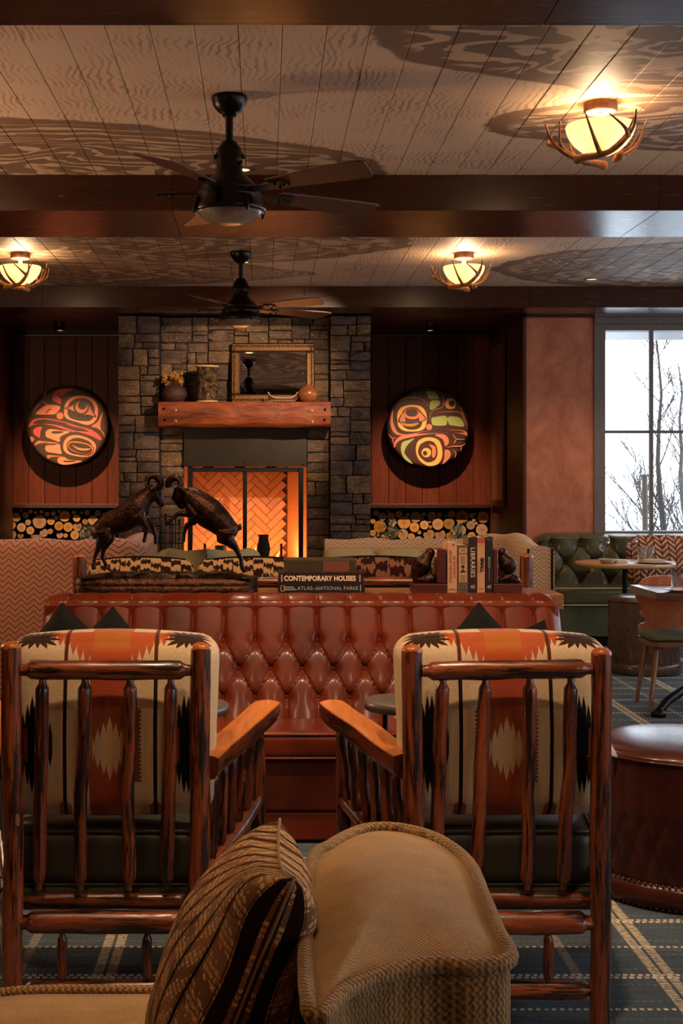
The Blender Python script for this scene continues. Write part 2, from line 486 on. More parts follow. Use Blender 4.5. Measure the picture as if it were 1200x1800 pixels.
def stone_mat():
    n = N('ledge_stone', .85, 0, .25); o = n.pos(); r = n.rnd()
    x, y, z = n.sep(o); q = n.comb(x + r * 9.0, y + r * 5.0, z * 1.6 + r * 3.0)
    a = n.noise(q, 7, 6, .65, .6); b = n.noise(q, 38, 4, .65)
    c = n.mix(a.smooth(.3, .7), lin('#43352a'), lin('#7d6652'))
    c = n.mix(b.smooth(.55, .75), c, lin('#9c8a76'))
    warm = n.hsv(c, r * .03 + .478, r * .5 + .7, r * .7 + .55)
    n.base(warm); n.bump(a * .6 + b * .5, .8, .02); return n.m
M['stone'] = stone_mat()
M['mortar'] = plain('stone_backing', '#1d1712', .95)

# ------------------------------------------------------------------ the room
CZ = 3.11; XL, XR = -3.4, 5.6; PW = .1625
m = MB(); box(m, (XL, -2.2, -.12), (XR, 14.9, 0)); struct('floor', m, M['carpet'])
m = MB(); box(m, (XL, -2.2, CZ + .022), (XR, 14.9, CZ + .12)); ceil = struct('ceiling', m, M['cgap'])
for (y0, y1) in ((-2.0, 3.99), (4.39, 7.43), (8.23, 11.73)):
    me = None; k0 = math.ceil((XL - .07) / PW); k1 = math.floor((XR - .07) / PW)
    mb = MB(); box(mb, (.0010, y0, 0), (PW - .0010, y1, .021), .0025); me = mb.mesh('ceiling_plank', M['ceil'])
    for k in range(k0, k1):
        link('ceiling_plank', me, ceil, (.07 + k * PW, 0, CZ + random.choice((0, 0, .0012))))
def beam(y0, y1, z0, cuts):
    mb = MB(); box(mb, (XL, y0 + .012, z0 + .012), (XR, y1 - .012, CZ + .02)); b = struct('ceiling_beam', mb, M['gap'])
    xs = [XL] + cuts + [XR]
    for a, c in zip(xs, xs[1:]):
        q = MB(); box(q, (a + .001, y0, z0), (c - .001, y0 + .014, CZ), .0015); part('board', q, M['beam'], b, world=True)
        q = MB(); box(q, (a + .001, y0 + .0145, z0), (c - .001, y1 - .0145, z0 + .014), .0015); part('board', q, M['beam'], b, world=True)
        q = MB(); box(q, (a + .001, y1 - .014, z0), (c - .001, y1, CZ), .0015); part('board', q, M['beam'], b, world=True)
    return b
beam(3.98, 4.40, CZ - .19, [.9]); beam(7.42, 8.24, 1.456 + EYE, [-.497, 2.15]); beam(11.72, 12.14, 1.468 + EYE, [-1.9, .35, 2.28])
# soffit behind the last beam
m = MB(); box(m, (XL, 12.14, 1.51 + EYE), (XR, 14.9, CZ + .02)); struct('ceiling_soffit', m, M['trimwood'])
# niche back walls of upright planks
NB, NF, PX, PL = 14.28, 12.45, 2.374, 2.62
def plank_wall(name, x0, x1, z0, z1, y):
    mb = MB(); box(mb, (x0, y + .02, z0), (x1, y + .1, z1)); wll = struct(name, mb, M['gap'])
    k = int(round((x1 - x0) / .168)); pw = (x1 - x0) / k
    for i in range(k):
        q = MB(); box(q, (x0 + i * pw + .002, y, z0), (x0 + (i + 1) * pw - .002, y + .02, z1), .003); part('wood_plank', q, M['panel'], wll, world=True)
    return wll
LZ = pz(893, NB)
plank_wall('wall_back_left', -PL, -1.30, LZ, 2.97, NB); plank_wall('wall_back_right', .95, PX, LZ, 2.97, NB)
for i, (x0, x1) in enumerate(((-PL, -1.30), (.95, PX))):
    q = MB(); box(q, (x0, NB - .05, LZ - .002), (x1, NB + .1, LZ + .045), .006); struct('trim_%d' % (i + 1), q, M['trimwood'])
    q = MB(); box(q, (x0, NB - .035, 2.935), (x1, NB + .0, 2.97), .008); struct('trim_%d' % (i + 3), q, M['trimwood'])
    q = MB(); box(q, (x0, NB + .48, 0), (x1, NB + .55, LZ)); box(q, (x0, NB - .02, 0), (x1, NB + .5, .745)); struct('wall_log_niche_%s' % ('left', 'right')[i], q, M['gap'])
# niche side walls / piers
for sgn, side in ((-1, 'left'), (1, 'right')):
    xa, xb = (PX, PX + .02) if sgn > 0 else (-PL - .02, -PL)
    q = MB(); box(q, (xa, NF + .02, 0), (xb, NB + .5, 2.97)); struct('wall_niche_%s' % side, q, M['trimv'])
    for k, (ya, yb) in enumerate(((NF + .0, NF + .17), (NF + .17, NF + .72))):      # upright stiles
        e = (.012, .006)[k]; xa2, xb2 = (PX - e, PX + .01) if sgn > 0 else (-PL - .01, -PL + e)
        q = MB(); box(q, (xa2, ya + .002, 0), (xb2, yb - .002, 2.97), .003); struct('trim_%d' % (5 + k + (0 if sgn > 0 else 2)), q, M['trimv'])
    # crown along side and front
    q = MB()
    for (e, za, zb) in ((.05, 2.945, 2.97), (.03, 2.925, 2.945)):
        if sgn > 0: box(q, (PX - e, NF - e, za), (PX + .02, NB, zb), .004); box(q, (PX - e, NF - e, za), (3.0, NF + .02, zb), .004)
        else: box(q, (-PL - .02, NF - e, za), (-PL + e, NB, zb), .004); box(q, (XL, NF - e, za), (-PL + e, NF + .02, zb), .004)
    struct('trim_%d' % (9 + (sgn > 0)), q, M['trimwood'])
q = MB(); box(q, (PX + .02, NF + .004, 0), (3.01, NF + .3, 2.94)); struct('wall_pier', q, M['plaster'])
q = MB(); box(q, (PX - .012, NF - .012, 0), (PX + .02, NF + .003, 2.94), .003); struct('trim_11', q, M['trimv'])
q = MB(); box(q, (XL, NF, 0), (-PL - .02, NF + .3, 2.94)); struct('wall_back_corner', q, M['trimv'])
# glazed panel set in the right niche wall
t = thing('display_cabinet', 'tall narrow glazed wall cabinet set in the side of the right alcove', 'cabinet', (PX - .012, 13.74, pz(888, 14.1)))
q = MB(); ya, yb, za, zb = 13.34, 14.14, pz(888, 14.14), 2.87
for (a, b, c_, d) in ((ya, ya + .06, za, zb), (yb - .06, yb, za, zb), (ya + .06, yb - .06, za, za + .06), (ya + .06, yb - .06, zb - .06, zb)):
    box(q, (PX - .035, a, c_), (PX - .012, b, d), .004)
part('frame', q, M['trimv'], t, world=True)
q = MB(); box(q, (PX - .018, ya + .06, za + .06), (PX - .012, yb - .06, zb - .06)); part('glazed_panel', q, wood('copper_panel', '#6b3a26', '#8d5a42', 2, .2, 1, .1), t, world=True)
# ------------------------------------------------------------------ window
WY = 12.50; wz0, wz1 = .93, 2.81
q = MB(); box(q, (3.01, NF + .004, 0), (XR, NF + .3, wz0)); struct('wall_below_window', q, M['winframe'])
q = MB(); box(q, (3.01, NF - .02, wz1 + .06), (XR, NF + .3, 2.985), .004); box(q, (3.01, NF - .035, 2.90), (XR, NF, 2.93), .004); struct('trim_12', q, M['winframe'])
for k, (xa, xb) in enumerate(((3.01, 4.11), (4.11, 5.6))):
    q = MB(); g = .105
    box(q, (xa, NF - .01, wz0), (xa + g, NF + .16, wz1 + .06), .004); box(q, (xb - .12 + (0 if k else .12 - .02), NF - .01, wz0), (xb, NF + .16, wz1 + .06), .004)
    box(q, (xa + g, NF, wz1), (xb, NF + .16, wz1 + .06), .004)
    wn = struct('window_%d' % (k + 1), q, M['winframe'])
    xm = (3.553, 4.86)[k]
    q = MB(); box(q, (xm - .016, WY, wz0), (xm + .016, WY + .05, wz1), .003); part('mullion', q, M['winframe'], wn)
    zm = pz(759, WY)
    for (a, b) in ((xa + g, xm - .016), (xm + .016, xb - .02)):
        q = MB(); box(q, (a, WY + .005, zm - .014), (b, WY + .045, zm + .014), .003); part('muntin', q, M['winframe'], wn)
        for (c_, d) in ((wz0 + .05, zm - .014), (zm + .014, wz1)):
            q = MB(); box(q, (a, WY + .022, c_), (b, WY + .026, d)); part('pane', q, M['pane'], wn)
    q = MB(); box(q, (xa, NF - .04, wz0 - .03), (xb, NF + .2, wz0 + .05), .006); part('sill', q, M['winframe'], wn)
# side and rear walls
q = MB(); box(q, (XL - .2, 14.85, 0), (PX + .3, 15.0, CZ + .1)); box(q, (PX + .021, NF + .31, 0), (PX + .3, 14.85, CZ + .1)); struct('wall_back', q, M['gap'])
q = MB(); box(q, (XL - .2, -2.2, 0), (XL, 14.9, CZ + .1)); struct('wall_left', q, M['panel'])
q = MB(); box(q, (XL, -2.4, 0), (XR, -2.2, CZ + .1)); struct('wall_front', q, M['panel'])
q = MB(); wins = [(-1.6, 1.2), (1.8, 4.8), (5.4, 8.2), (8.7, 11.9)]
ys = [-2.2] + [v for w_ in wins for v in w_] + [12.8]
for a, b in zip(ys[::2], ys[1::2]): box(q, (XR, a, 0), (XR + .25, b, CZ + .1))
for (a, b) in wins: box(q, (XR, a, 0), (XR + .25, b, .9)); box(q, (XR, a, 2.8), (XR + .25, b, CZ + .1))
struct('wall_right', q, M['plaster'])
for i, (a, b) in enumerate(wins):
    q = MB(); g = .06
    for (c_, d, e, f_) in ((a, a + g, .9, 2.8), (b - g, b, .9, 2.8), (a, b, .9, .96), (a, b, 2.74, 2.8), ((a+b)/2 - .02, (a+b)/2 + .02, .9, 2.8), (a, b, 1.83, 1.87)):
        box(q, (XR + .08, c_, e), (XR + .15, d, f_))
    wn = struct('window_%d' % (i + 3), q, M['winframe'])
    q = MB(); box(q, (XR + .11, a, .9), (XR + .114, b, 2.8)); part('pane', q, M['pane'], wn)
# snow outside
q = MB(); box(q, (-60, 14.95, -.6), (90, 120, -.4)); box(q, (XR + .3, -30, -.6), (90, 14.95, -.4)); g = struct('ground', q, plain('snow', '#eef2f6', .9)); g.name = 'ground_outside'
# ------------------------------------------------------------------ downlights
q = MB(); lathe(q, [(.058, 0), (.058, -.006), (.044, -.008), (.043, .0)], 24); ring_me = q.mesh('trim_ring', plain('downlight_trim', '#6b4d36', .5))
q = MB(); lathe(q, [(.043, -.004), (.001, -.004)], 24); lens_me = q.mesh('lens', M['lamp_on'])
q = MB(); lathe(q, [(.05, 0), (.052, -.075), (.047, -.075), (.045, 0)], 24); can_me = q.mesh('can', M['black'])
ORD = ['first', 'second', 'third', 'fourth', 'fifth', 'sixth', 'seventh', 'eighth', 'ninth', 'tenth', 'eleventh', 'twelfth', 'thirteenth', 'fourteenth', 'fifteenth', 'sixteenth', 'seventeenth', 'eighteenth', 'nineteenth', 'twentieth']
def where(x, y):
    return ('front' if y < 4.4 else 'middle' if y < 8 else 'rear')
for i, (x, y, e, ax, ay, cone) in enumerate(DOWNLIGHTS):
    s = bpy.data.lights.new('downlight', 'SPOT'); s.energy = e * 1.0; s.color = WARM; s.spot_size = R(cone); s.spot_blend = .7; s.shadow_soft_size = .04
    o = bpy.data.objects.new('downlight_spot', s); C.objects.link(o)
    zz = CZ - .012
    bay = [d_ for d_ in sorted(DOWNLIGHTS) if where(d_[0], d_[1]) == where(x, y)]
    t = thing('downlight', 'recessed ceiling downlight, %s from the left in the %s ceiling bay' % (ORD[bay.index((x, y, e, ax, ay, cone))], where(x, y)), 'downlight', (x, y, CZ), 0, 'recessed ceiling downlights')
    link('trim_ring', ring_me, t); link('lens', lens_me, t)
    o.parent = t; o.location = (0, 0, -.02)
    d = Vector((ax, ay, -2.3)); o.rotation_euler = d.to_track_quat('-Z', 'Y').to_euler()
for (x, y, e, ax) in ART_SPOTS:
    s = bpy.data.lights.new('art_spot', 'SPOT'); s.energy = e; s.color = WARM; s.spot_size = R(62); s.spot_blend = .8; s.shadow_soft_size = .02
    side = 'left' if x < 0 else 'right'
    t = thing('downlight', 'small recessed spotlight in the soffit above the %s art disc' % side, 'downlight', (x, y, 1.51 + EYE))
    link('can', can_me, t); link('lens', lens_me, t, (0, 0, .002))
    o = bpy.data.objects.new('art_spot', s); C.objects.link(o); o.parent = t; o.location = (0, 0, -.02)
    o.rotation_euler = (Vector((ax, 1.0, -1.35))).to_track_quat('-Z', 'Y').to_euler()

shade = N('linen_shade', .9); shade.base(lin('#d9c09a')); shade.set('Emission Color', lin('#ffc890')); shade.set('Emission Strength', .8); shade = shade.m
for i, (x, y, e) in enumerate(ADDED_FILL_LAMPS):  # invented lamps out of view, added to raise the warm ambient light
    t = thing('added_fill_lamp', ('unseen floor lamp added for warm fill, linen drum shade, behind the camera at left', 'unseen floor lamp added for warm fill, linen drum shade, behind the camera at right', 'unseen floor lamp added for warm fill, linen drum shade, by the left wall', 'unseen floor lamp added for warm fill, linen drum shade, by the right windows')[i], 'floor lamp', (x, y, 0))
    q = MB(); lathe(q, [(0, 0), (.15, 0), (.15, .015), (.02, .03), (0, .03)], 24); part('base', q, M['black'], t)
    q = MB(); tube(q, [(0, 0, .02), (0, 0, 1.45)], .012, 10); part('pole', q, M['black'], t)
    q = MB(); lathe(q, [(.22, 1.40), (.18, 1.70)], 32); part('lamp_shade', q, shade, t)
    s = bpy.data.lights.new('added_fill_lamp', 'POINT'); s.energy = e; s.color = WARM; s.shadow_soft_size = .12; o = bpy.data.objects.new('added_fill_light', s); C.objects.link(o); o.parent = t; o.location = (0, 0, 1.78)
# ------------------------------------------------------------------ stone fireplace
fp = thing('stone_fireplace', 'floor-to-ceiling ledgestone fireplace with a wide lit firebox and black framed doors', 'fireplace', (-.17, 12.6, 0))
YC, YS = 12.66, 12.54     # centre face, side column face
def split(x0, z0, x1, z1, out, wmax, hmax):
    wd, h = x1 - x0, z1 - z0
    if wd <= wmax and h <= hmax and (random.random() < .75 or wd * h < .012): out.append((x0, z0, x1, z1)); return
    if (wd / wmax > h / hmax * random.uniform(.8, 1.3) and wd > .13) or h < .075:
        if wd < .12: out.append((x0, z0, x1, z1)); return
        s = x0 + wd * random.uniform(.32, .68); split(x0, z0, s, z1, out, wmax, hmax); split(s, z0, x1, z1, out, wmax, hmax)
    else:
        s = z0 + h * random.uniform(.34, .66); split(x0, z0, x1, s, out, wmax, hmax); split(x0, s, x1, z1, out, wmax, hmax)
def stone(x0, z0, x1, z1, y, depth=.1):
    g = .0025; x0 += g; x1 -= g; z0 += g; z1 -= g; pr = random.uniform(-.018, .014); tlt = random.uniform(-.014, .014)
    mb = MB(); vs = []
    for j in range(4):
        for i in range(4):
            u, v = i / 3, j / 3; e = (u in (0, 1)) + (v in (0, 1))
            jx = random.uniform(-.006, .006); jz = random.uniform(-.005, .005)
            if u in (0, 1): jx = (abs(jx)) * (1 if u == 0 else -1)
            if v in (0, 1): jz = (abs(jz)) * (1 if v == 0 else -1)
            vs.append((x0 + (x1-x0)*u + jx, y + pr + tlt * (u - .5) + (.016 if e else 0) * (1 if e == 1 else 1.5) * random.uniform(.3, 1) + random.uniform(-.005, .005), z0 + (z1-z0)*v + jz))
    ring = [0, 1, 2, 3, 7, 11, 15, 14, 13, 12, 8, 4]; k = len(vs)
    for i in ring: vs.append((vs[i][0], y + depth, vs[i][2]))
    fs = [(4*j+i, 4*j+i+1, 4*j+i+5, 4*j+i+4) for j in range(3) for i in range(3)]
    for a in range(12): b = (a + 1) % 12; fs.append((ring[a], k + a, k + b, ring[b]))
    mb.add(vs, fs); part('stone', mb, M['stone'], fp, world=True)
XA, XB, XC, XD = px(207, YS), px(280, YS), px(580, YS), px(652, YS)
OX0, OX1 = px(323, YC), px(539, YC); OZ1 = pz(752, YC); TOPZ = 2.955
sts = []
random.seed(11)
split(XA, .72, XB, TOPZ, sts, .27, .17); nL = len(sts); split(XC, .72, XD, TOPZ, sts, .27, .17)
for q in sts: stone(*q, YS, .18)
low = []
for (a, b) in ((XA, XB), (XC, XD)): split(a, 0, b, .72, low, .42, .36)
for q in low: stone(*q, YS, .18)
cs = []
split(XB, OZ1 + .02, XC, TOPZ, cs, .31, .19); split(XB, .72, OX0, OZ1 + .02, cs, .24, .16); split(OX1, .72, XC, OZ1 + .02, cs, .24, .16)
for q in cs: stone(*q, YC, .1)
mb = MB(); box(mb, (XA + .01, YS + .06, 0), (XB, 13.5, TOPZ)); box(mb, (XC, YS + .06, 0), (XD - .01, 13.5, TOPZ))
box(mb, (XB, YC + .03, OZ1 + .01), (XC, 13.5, TOPZ)); box(mb, (XB, YC + .03, 0), (OX0 - .005, 13.5, OZ1 + .01)); box(mb, (OX1 + .005, YC + .03, 0), (XC, 13.5, OZ1 + .01))
part('stone_backing', mb, M['mortar'], fp, world=True)
HZ = .64
mb = MB(); box(mb, (XB + .004, 12.1, HZ - .07), (XC - .004, 12.66, HZ), .012); box(mb, (XB + .03, 12.14, 0), (XC - .03, 12.6, HZ - .072)); part('hearth_slab', mb, M['stone'], fp, world=True)
# steel lintel and door frame
steel = plain('blackened_steel', '#2a231d', .38, .55, var=.3, nscale=5)
mb = MB(); lz = pz(820, YC); box(mb, (OX0, YC - .035, lz), (OX1, YC + .05, OZ1 + .012), .003)
lin_p = part('lintel_panel', mb, steel, fp, world=True)
for (x, y) in ((430, 755), (430, 815), (533, 753), (533, 816), (328, 753), (328, 816)):
    q = MB(); c = at(x, y, YC - .037); lathe(q, [(.0, .006), (.006, .005), (.008, 0)], 8); o = part('rivet', q, M['black'], lin_p, c - wloc(lin_p), (R(90), 0, 0))
fr = MB(); a, b = px(330, YC), px(533, YC); tz = pz(822, YC)
box(fr, (a, YC, HZ), (a + .045, YC + .04, tz), .004); box(fr, (b - .045, YC, HZ), (b, YC + .04, tz), .004)
box(fr, (a + .045, YC, tz - .04), (b - .045, YC + .04, tz), .004); box(fr, (a + .045, YC, HZ), (b - .045, YC + .04, HZ + .03), .004)
box(fr, (px(426.5, YC), YC - .004, HZ + .03), (px(434, YC), YC + .04, tz - .04), .003)
df = part('door_frame', fr, M['black'], fp, world=True)
for (xa, xb) in ((a + .045, px(426.5, YC)), (px(434, YC), b - .045)):
    q = MB(); box(q, (xa, YC + .018, HZ + .03), (xb, YC + .023, tz - .04)); part('glass_door', q, M['pane'], df, world=True)
# firebox lined with firebrick
def brick_mat(name, a, b):
    n = N(name, .85, 0, .2); r = n.rnd(); p = n.pos(); f = n.noise(p, 30, 4)
    n.base(n.hsv(n.mix(f, lin(a), lin(b)), .5, 1, r * .35 + .82)); n.bump(f, .4, .004); return n.m
fb = brick_mat('fire_brick', '#a9714f', '#c08a63')
FY = 13.22; IX0, IX1 = OX0 + .03, OX1 - .03; BX0, BX1 = px(330, FY), px(505, FY)
mb = MB()
box(mb, (OX0, FY + .022, HZ - .05), (OX1, FY + .1, 1.75)); box(mb, (OX0, YC + .05, HZ - .06), (OX1, FY + .05, HZ)); box(mb, (OX0, YC + .05, 1.70), (OX1, FY + .05, 1.78))
grout = plain('firebox_grout', '#59341f', .9)
fbx = part('firebox', mb, grout, fp, world=True)
mb = MB()
for (xo, xi) in ((OX0, BX0), (OX1, BX1)):
    mb = MB(); vs = [(xo, YC + .045, HZ), (xi, FY + .02, HZ), (xi, FY + .02, 1.7), (xo, YC + .045, 1.7)]
    mb.add(vs, [(0, 1, 2, 3)]); part('side_lining', mb, fb, fbx, world=True)
# herringbone bricks clipped to the back wall
L_, W_ = .215, .066
bmesh_ = MB(); box(bmesh_, (-L_/2 + .002, 0, -W_/2 + .002), (L_/2 - .002, .025, W_/2 - .002), .002); bme = bmesh_.mesh('brick', fb)
cx, cz = (BX0 + BX1) / 2 + .02, 1.15; cnt = 0; org = wloc(fbx)
for i in range(-14, 15):
    for j in range(-9, 10):
        for (ang, ox, oz) in ((0, L_/2, W_/2), (90, W_/2, W_ + L_/2)):
            # herringbone lattice: steps (W,W) and (2L...) turned by 45 degrees
            u = i * W_ + j * (2 * L_) * .5 + ox; v = i * W_ - j * (2 * L_) * .5 + oz
            x = cx + (u - v) * .7071; z = cz + (u + v) * .7071
            if not (BX0 - .02 < x < BX1 + .02 and HZ + .02 < z < 1.60): continue
            o = link('brick', bme, fbx, (x - org.x, FY + random.uniform(-.002, .002) - org.y, z - org.z), (0, R(-45 - ang), 0)); cnt += 1
# gas logs, flames and firelight
fl = emit('flame', '#ff9a3c', 9.0)
lg = plain('charred_log', '#1d1410', .9)
random.seed(5)
FIREX = [(385, .07), (360, .04), (470, .10), (448, .08), (489, .06), (420, .03)]
for (x, h) in FIREX:
    q = MB(); X = px(x, 12.95); pts = []
    for k in range(6):
        t_ = k / 5; pts.append((X + .012 * math.sin(k * 1.7), 12.95, HZ + .02 + h * 1.9 * t_))
    tube(q, pts, [.022 * (1 - k / 5.2) * (1 + .5 * (k == 1)) for k in range(6)], 8, flat=.6); solid('flame', q, fl, {385: 'low orange flame behind the left fire door', 360: 'tiny flame at the far left of the firebox', 470: 'tallest orange flame just right of the dark urn', 448: 'orange flame just left of the dark urn', 489: 'small flame between urn and right firebox wall', 420: 'tiny flame behind the central door bar'}[x], 'flame')
for (xa, xb, lab) in ((345, 415, 'charred log lying behind the left fire door'), (440, 500, 'charred log lying behind the urn and right fire door')):
    q = MB(); tube(q, [(px(xa, 13.02), 13.03, HZ + .035), (px((xa+xb)/2, 13.02), 13.05, HZ + .04), (px(xb, 13.02), 13.02, HZ + .035)], .035, 10, jit=.3); solid('fire_log', q, lg, lab, 'log')
for (x, e) in ((360, 4.5), (440, 7), (500, 4.5)):
    s = bpy.data.lights.new('fire', 'POINT'); s.energy = e; s.color = (1, .36, .10); s.shadow_soft_size = .06
    o = bpy.data.objects.new('fire_light', s); C.objects.link(o); o.location = (px(x, 12.88), 12.86, HZ + .12)
# urn in front of the fire, small irons
q = MB(); c = at(463, 985, 12.5); u_ = .00512
lathe(q, [(0, 0), (.03, 0), (.035, .02), (.05, .10), (.062, .17), (.058, .21), (.046, .25), (.043, .28), (.05, .30), (.05, .305), (.04, .30), (0, .29)], 20, (c.x, 12.50, HZ)); solid('urn', q, lg, 'dark urn silhouetted against the fire in front of the right fire door', 'urn')
q = MB(); lathe(q, [(0, 0), (.055, 0), (.06, .03), (.06, .17), (.05, .19), (0, .19)], 18, (px(387, 12.8), 12.82, HZ)); solid('fire_pot', q, lg, 'dark squat pot inside the firebox behind the left fire door', 'pot')
for i, x in enumerate((360, 494)):
    q = MB(); X = px(x, 12.8); box(q, (X - .012, 12.78, HZ), (X + .012, 12.81, HZ + .21), .004); box(q, (X - .012, 12.78, HZ), (X + .012, 13.0, HZ + .02), .003); solid('andiron', q, M['black'], ('small upright andiron on the firebox left side', 'small upright andiron on the firebox right side')[i], 'andiron')
# fire tools
t = thing('fire_tools', 'black iron fire tool set standing on the hearth left of the firebox', 'fire tools', (px(303, 12.4), 12.4, HZ))
q = MB(); lathe(q, [(0, 0), (.09, 0), (.09, .012), (.02, .02), (0, .02)], 20); part('base', q, M['black'], t)
q = MB(); tube(q, [(0, 0, .015), (0, 0, .46)], .007, 8); tube(q, [(-.07, 0, .40), (.07, 0, .40)], .005, 8); part('stand', q, M['black'], t)
for k, (dx, hh) in enumerate(((-.06, .5), (-.02, .44), (.03, .5), (.065, .45))):
    q = MB(); tube(q, [(dx, -.012, .06), (dx, -.012, hh - .07)], .005, 8); tube(q, [(dx, -.012, hh - .08), (dx, -.012, hh)], [.007, .012], 8)
    box(q, (dx - .022, -.016, .05), (dx + .022, -.008, .11), .003); part('tool', q, M['black'], t)
# ------------------------------------------------------------------ mantel
def mantel_mat():
    n = N('rough_mantel', .5, 0, .35); p = n.pos(); x, y, z = n.sep(p)
    q = n.comb(x * 1.4, y * 5.0, z * 9.0); a = n.noise(q, 3, 6, .65, 1.2); b = n.noise(q, 16, 3)
    cr = n.noise(n.comb(x * .9, y, z * 14.0), 2.2, 2)
    c = n.mix(a.smooth(.3, .7), lin('#54200c'), lin('#9c4a1c')); c = n.mix(b.smooth(.58, .75), c, lin('#3a170a'))
    n.base(n.mix(cr.smooth(.66, .68), c, lin('#1e0c06'))); n.bump(a + b * .4, .5, .01); return n.m
mm = mantel_mat(); MF = 12.30
x0, x1 = px(278, MF), px(581, MF); zb, zt = pz(750, MF), pz(706, MF)
mb = MB()
def mf(u, v):
    prof = [(.36, 0), (.04, .0), (.0, .02), (-.012, .10), (.0, .18), (.01, zt - zb), (.36, zt - zb)]
    k = v * 6; i = min(int(k), 5); f = k - i; a, b = prof[i], prof[i+1]
    y, z = a[0] + (b[0]-a[0])*f, a[1] + (b[1]-a[1])*f
    w_ = mnoise.noise(Vector((u * 9, v * 3, 2))) * .012 * (z < .2) * (y < .3)
    return (x0 + (x1-x0)*u, MF + y + w_, zb + z + (mnoise.noise(Vector((u * 6, 4, v * 2))) * .012 if z < .05 else 0))
grid(mb, mf, 40, 24)
for s_ in (0, 1):
    L = [mf(s_, k / 24) for k in range(25)]; mb.add(L, [tuple(range(25))], False)
mt = thing('mantel_beam', 'rough-hewn thick wooden mantel beam with pale bolt heads on the stone fireplace', 'mantel', ((x0 + x1) / 2, 12.45, zb))
part('beam', mb, mm, mt, world=True)
bolt = plain('pale_bolt', '#b8a58a', .4, .3)
for (x, y, pale) in ((309, 721, 1), (309, 740, 1), (548, 722, 1), (549, 741, 1), (288, 718, 0), (289, 738, 0), (571, 720, 0), (570, 738, 0)):
    q = MB(); lathe(q, [(0, .006), (.008, .005), (.012, 0)], 10); part('bolt', q, bolt if pale else M['black'], mt, at(x, y, MF - .012) - wloc(mt), (R(90), 0, 0), label='pale bolt head' if pale else None)
# ------------------------------------------------------------------ things on the mantel (top at zt)
MT = zt; MD = 12.42
# mirror, leaning back very slightly
gold = plain('gilded_frame', '#553819', .4, .6, var=.35, nscale=60, bump=.6, bscale=120)
t = thing('wall_mirror', 'rectangular mirror in a wide carved gilt frame standing on the mantel', 'mirror', (px(479.5, 12.60), 12.585, MT)); t.rotation_euler = (R(-3.55), 0, 0)
wv, hv = (553 - 406) * 12.6 / F, (704 - 598) * 12.6 / F; fwd = .082
q = MB()
for (a, b, c_, d) in ((-wv/2, wv/2, hv - fwd, hv), (-wv/2, wv/2, 0, fwd), (-wv/2, -wv/2 + fwd, fwd, hv - fwd), (wv/2 - fwd, wv/2, fwd, hv - fwd)):
    box(q, (a, -.03, c_), (b, .012, d), .012)
fr_ = part('frame', q, gold, t)
q = MB(); bead = .024
for z in (.03, hv - .03):
    for k in range(int(wv / bead)): ball(q, (-wv/2 + bead * (k + .5), -.034, z), .010, 6, 4)
for x in (-wv/2 + .03, wv/2 - .03):
    for k in range(1, int(hv / bead) - 1): ball(q, (x, -.034, bead * (k + .5)), .010, 6, 4)
part('beading', q, gold, fr_)
mir = N('mirror', .0, 1.0); mir.base((.86, .86, .84, 1)); mir.b.inputs['Roughness'].default_value = .015
q = MB(); box(q, (-wv/2 + fwd - .004, -.012, fwd - .004), (wv/2 - fwd + .004, -.006, hv - fwd + .004)); part('glass', q, mir.m, t)
# bark drum
def bark_mat():
    n = N('lichen_bark', .9, 0, .2); o = n.obj(); a = n.vor(n.scale(o, (1, 1, .7)), 36); b = n.noise(o, 26, 5, .7)
    c = n.mix(b.smooth(.42, .62), lin('#241812'), lin('#6a5034')); c = n.mix((1.0 - a).smooth(.72, .9) * b.smooth(.4, .6), c, lin('#b49a6a'))
    n.base(c); n.bump(b + a, 1.0, .015); return n.m
t = thing('bark_vase', 'tall cylinder vase wrapped in pale flecked bark on the mantel', 'vase', (px(364, MD), MD, MT))
h = (704 - 640) * MD / F; r_ = 37 * MD / F / 2 * .98
q = MB(); grid(q, lambda u, v: ((r_ + .009 * mnoise.noise(Vector((math.cos(u*6.283)*3, math.sin(u*6.283)*3, v * 9)))) * math.cos(u*6.283), (r_ + .009 * mnoise.noise(Vector((math.cos(u*6.283)*3, math.sin(u*6.283)*3, v * 9 + 3)))) * math.sin(u*6.283), .012 + (h - .024) * v), 40, 24, True, True); part('bark', q, bark_mat(), t)
q = MB(); lathe(q, [(0, h - .03), (r_ - .03, h - .03), (r_ - .015, h - .02), (r_ - .012, h), (r_ + .012, h), (r_ + .014, h - .012), (r_, h - .014)], 36); part('rim', q, plain('pale_wood_rim', '#c9a878', .6), t)
q = MB(); lathe(q, [(0, 0), (r_ + .012, 0), (r_ + .012, .01), (r_, .014)], 36); part('foot', q, plain('pale_wood_rim', '#c9a878', .6), t)
# pot of dried flowers
t = thing('dried_flower_pot', 'round woven dark pot of dried yellow flowers at the mantel left end', 'plant', (px(306, MD), MD, MT))
wk = plain('dark_woven_pot', '#3a2016', .7, var=.4, nscale=60, bump=.8, bscale=70)
q = MB(); lathe(q, [(0, 0), (.06, 0), (.10, .03), (.118, .075), (.10, .125), (.06, .15), (.05, .155), (.04, .15), (0, .14)], 28, rib=.02); part('pot', q, wk, t)
random.seed(3); q = MB(); q2 = MB()
for k in range(46):
    a = random.uniform(0, 6.28); rr = random.uniform(0, .085); tip = Vector((rr * math.cos(a) * 1.2 - .005, rr * math.sin(a), .19 + random.uniform(0, .095) - rr * .4))
    tube(q2, [(tip.x * .2, tip.y * .2, .13), tip], .0025, 4)
    for s_ in range(5): ball(q, tip + Vector((random.uniform(-.014, .014), random.uniform(-.014, .014), random.uniform(-.01, .014))), random.uniform(.006, .012), 5, 4)
